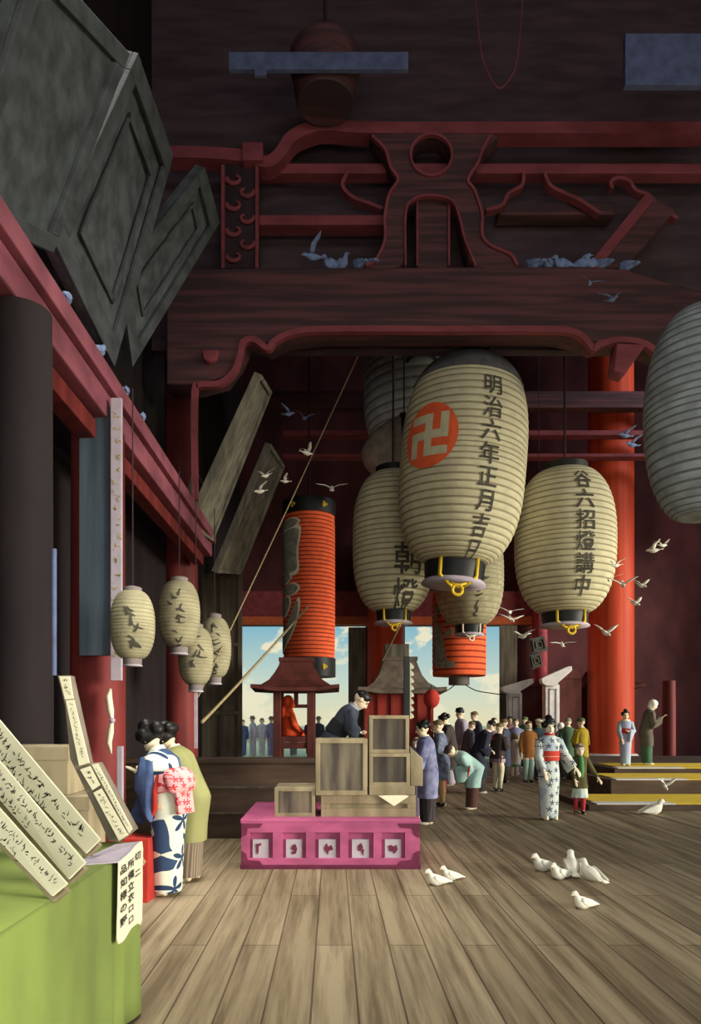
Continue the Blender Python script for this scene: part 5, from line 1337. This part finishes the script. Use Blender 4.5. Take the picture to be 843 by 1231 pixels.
# in the air
def fly(px, py, Y, span, head_, lb, m, el, pitch=0.0, bank=0.0, grp=None):
    return pigeon(P(px, py, Y), span/F*Y/.72, head_, lb, grp, 'fly', m, el, pitch, bank)
G1, G2, G3 = 'blue grey pigeons flying', 'white pigeons flying at the left', 'white pigeons flying at the right'
fly(709, 341, 11.0, 30, -20, 'blue pigeon flying just below the perched ones, upper of two', M_pigb, (.9, .2), .3, .2, G1)
fly(736, 360, 11.0, 36, 20, 'blue pigeon flying just below the perched ones, lower of two', M_pigb, (.35, .75), .3, -.1, G1)
fly(752, 524, 12.0, 32, -80, 'blue pigeon flying in front of the dark pillar top, upper of two', M_pigb, (.7, .5), 0, 0, G1)
fly(760, 535, 12.0, 34, -75, 'blue pigeon flying in front of the dark pillar top, lower of two', M_pigb, (.8, .6), 0, 0, G1)
fly(347, 498, 14, 30, 70, 'pale blue pigeon flying above the others left of the lanterns', M_pigb, (.3, .9), .1, .2, G2)
fly(366, 503, 14, 26, 20, 'pale blue pigeon close by the highest left pigeon', M_pigb, (.8, .6), .5, 0, G2)
fly(369, 545, 13.5, 32, 120, 'white pigeon crossing the long rope', M_pigw, (.4, 1.0), .1, .1, G2)
fly(320, 572, 13.5, 30, -40, 'white pigeon over the thin leaning board, upper of two', M_pigw, (.5, .5), .5, .1, G2)
fly(313, 591, 13.5, 32, -60, 'white pigeon over the thin leaning board, lower of two', M_pigw, (.4, .6), .3, 0, G2)
fly(343, 579, 13.5, 24, -90, 'white pigeon flying left beside the thin leaning board', M_pigw, (.9, .7), 0, 0, G2)
fly(399, 588, 13.5, 36, 180, 'white pigeon flying away just above the tall red lantern', M_pigw, (.45, .45), -.5, 0, G2)
fly(613, 736, 11.5, 30, -20, 'white pigeon highest of three right of the red lanterns', M_pigw, (.4, .3), .3, .1, G3)
fly(615, 745, 11.6, 30, 10, 'white pigeon in the middle of three right of the red lanterns', M_pigw, (.4, .3), .6, 0, G3)
fly(629, 765, 11.5, 34, -150, 'white pigeon lowest of three right of the red lanterns', M_pigw, (.6, .2), .2, 0, G3)
fly(676, 775, 11.5, 28, 170, 'white pigeon under the white lantern\'s brass hook', M_pigw, (.3, .3), -.4, 0, G3)
fly(728, 761, 12, 36, 20, 'white pigeon spread in front of the vermilion pillar foot', M_pigw, (.6, .7), .6, 0, G3)
fly(741, 680, 13, 28, -70, 'white pigeon topmost of the flock at the pillar', M_pigw, (.8, .5), .2, 0, G3)
fly(733, 697, 13, 28, -30, 'white pigeon half over the pillar in the flock', M_pigw, (.6, .4), .3, 0, G3)
fly(749, 703, 12.6, 34, -10, 'white pigeon in the middle of the flock at the pillar', M_pigw, (.5, .6), .6, 0, G3)
fly(771, 704, 12.4, 30, 30, 'white pigeon rightmost of the flock at the pillar', M_pigw, (.4, .7), .5, 0, G3)
fly(763, 725, 12.2, 30, 40, 'white pigeon lowest of the flock at the pillar', M_pigw, (.3, .7), .6, 0, G3)
fly(786, 662, 11.8, 34, -100, 'white pigeon flying over the dark wall, left of two', M_pigw, (.5, .9), .1, .1, G3)
fly(797, 656, 11.9, 26, 110, 'white pigeon flying over the dark wall, right of two', M_pigw, (.4, .8), 0, 0, G3)
fly(799, 944, 10.8, 30, 10, 'white pigeon with raised wings landing by the yellow steps', M_pigw, (1.0, .9), .9, 0, G3)
# ---------------------------------------------------------------- sky, light, camera
w = bpy.data.worlds.new('World'); SC.world = w; w.use_nodes = True; nt = w.node_tree; L = nt.links.new
bg = nt.nodes['Background']; tc = nn(nt, 'ShaderNodeTexCoord'); sp_ = nn(nt, 'ShaderNodeSeparateXYZ'); L(tc.outputs['Generated'], sp_.inputs[0])
cr = nn(nt, 'ShaderNodeValToRGB'); L(sp_.outputs['Z'], cr.inputs['Fac'])
cr.color_ramp.elements[0].position = .0; cr.color_ramp.elements[0].color = lin((224, 220, 184))
cr.color_ramp.elements[1].position = .13; cr.color_ramp.elements[1].color = lin((128, 182, 200))
e = cr.color_ramp.elements.new(.05); e.color = lin((196, 214, 200))
mp = nn(nt, 'ShaderNodeMapping'); mp.inputs['Scale'].default_value = (16, 16, 26); mp.inputs['Location'].default_value = (.3, .0, .9); L(tc.outputs['Generated'], mp.inputs['Vector'])
no = nn(nt, 'ShaderNodeTexNoise', Scale=1.0, Detail=5.0, Roughness=.55); L(mp.outputs['Vector'], no.inputs['Vector'])
c2 = nn(nt, 'ShaderNodeValToRGB'); c2.color_ramp.elements[0].position = .54; c2.color_ramp.elements[1].position = .60; L(no.outputs['Fac'], c2.inputs['Fac'])
mx = nn(nt, 'ShaderNodeMix', data_type='RGBA'); L(c2.outputs['Color'], mx.inputs[0]); L(cr.outputs['Color'], mx.inputs[6]); mx.inputs[7].default_value = lin((234, 228, 198)); L(mx.outputs[2], bg.inputs['Color'])
bg.inputs['Strength'].default_value = 1.0
def light(name, kind, loc, energy, color, aim=None, direction=None, **k):
    l = bpy.data.lights.new(name, kind); l.energy = energy; l.color = color
    for a, b in k.items(): setattr(l, a, b)
    o = bpy.data.objects.new(name, l); C.objects.link(o); o.location = loc
    d = (Vector(aim)-Vector(loc)) if aim is not None else Vector(direction)
    o.rotation_euler = d.to_track_quat('-Z', 'Y').to_euler(); return o
light('low_sun', 'SUN', (20, -10, 8), 4.6, (1, .93, .78), direction=(-.88, .40, -.11), angle=math.radians(22))
light('entrance_daylight', 'AREA', (-1.5, -2.6, 2.8), 380, (1, .96, .86), aim=(1, 12, 2.0), shape='RECTANGLE', size=12, size_y=3)
light('overhead_fill', 'AREA', (-1.6, 5.6, 9.0), 150, (1, .96, .86), direction=(-.08, .0, -1), shape='RECTANGLE', size=2.2, size_y=5, spread=math.radians(52))  # invented lamp overhead that brightens the left foreground floor
light('upper_front_fill', 'AREA', (3.5, -2.7, 11.0), 260, (.96, .95, 1), aim=(3, 12, 11), shape='RECTANGLE', size=12, size_y=2.5)  # invented fill lamp for the beams and panel high up
light('upper_rear_fill', 'AREA', (13.8, 18, 12.0), 400, (.92, .92, 1), aim=(2, 25, 10.5), shape='RECTANGLE', size=6, size_y=2)  # invented fill lamp that lifts the dark rear of the hall
light('side_door_daylight', 'SPOT', (14.3, 12.0, 6.5), 900, (1, .92, .7), aim=(6.6, 13.6, .3), spot_size=math.radians(46), spot_blend=.5, shadow_soft_size=.5)
cam = bpy.data.cameras.new('Camera'); co = bpy.data.objects.new('Camera', cam); C.objects.link(co); SC.camera = co
co.location = (0, 0, H); co.rotation_euler = (PI/2, 0, 0)
cam.sensor_fit = 'AUTO'; cam.sensor_width = 36; cam.lens = F/1231*36
cam.shift_x = (421.5-CX)/1231; cam.shift_y = (CY-615.5)/1231; cam.clip_end = 300
SC.view_settings.view_transform = 'Standard'; SC.view_settings.look = 'None'; SC.view_settings.gamma = 1; SC.view_settings.exposure = 0.0; SC.view_settings.use_curve_mapping = False
SC.cycles.use_denoising = True
SC.cycles.max_bounces = 6; SC.cycles.diffuse_bounces = 3
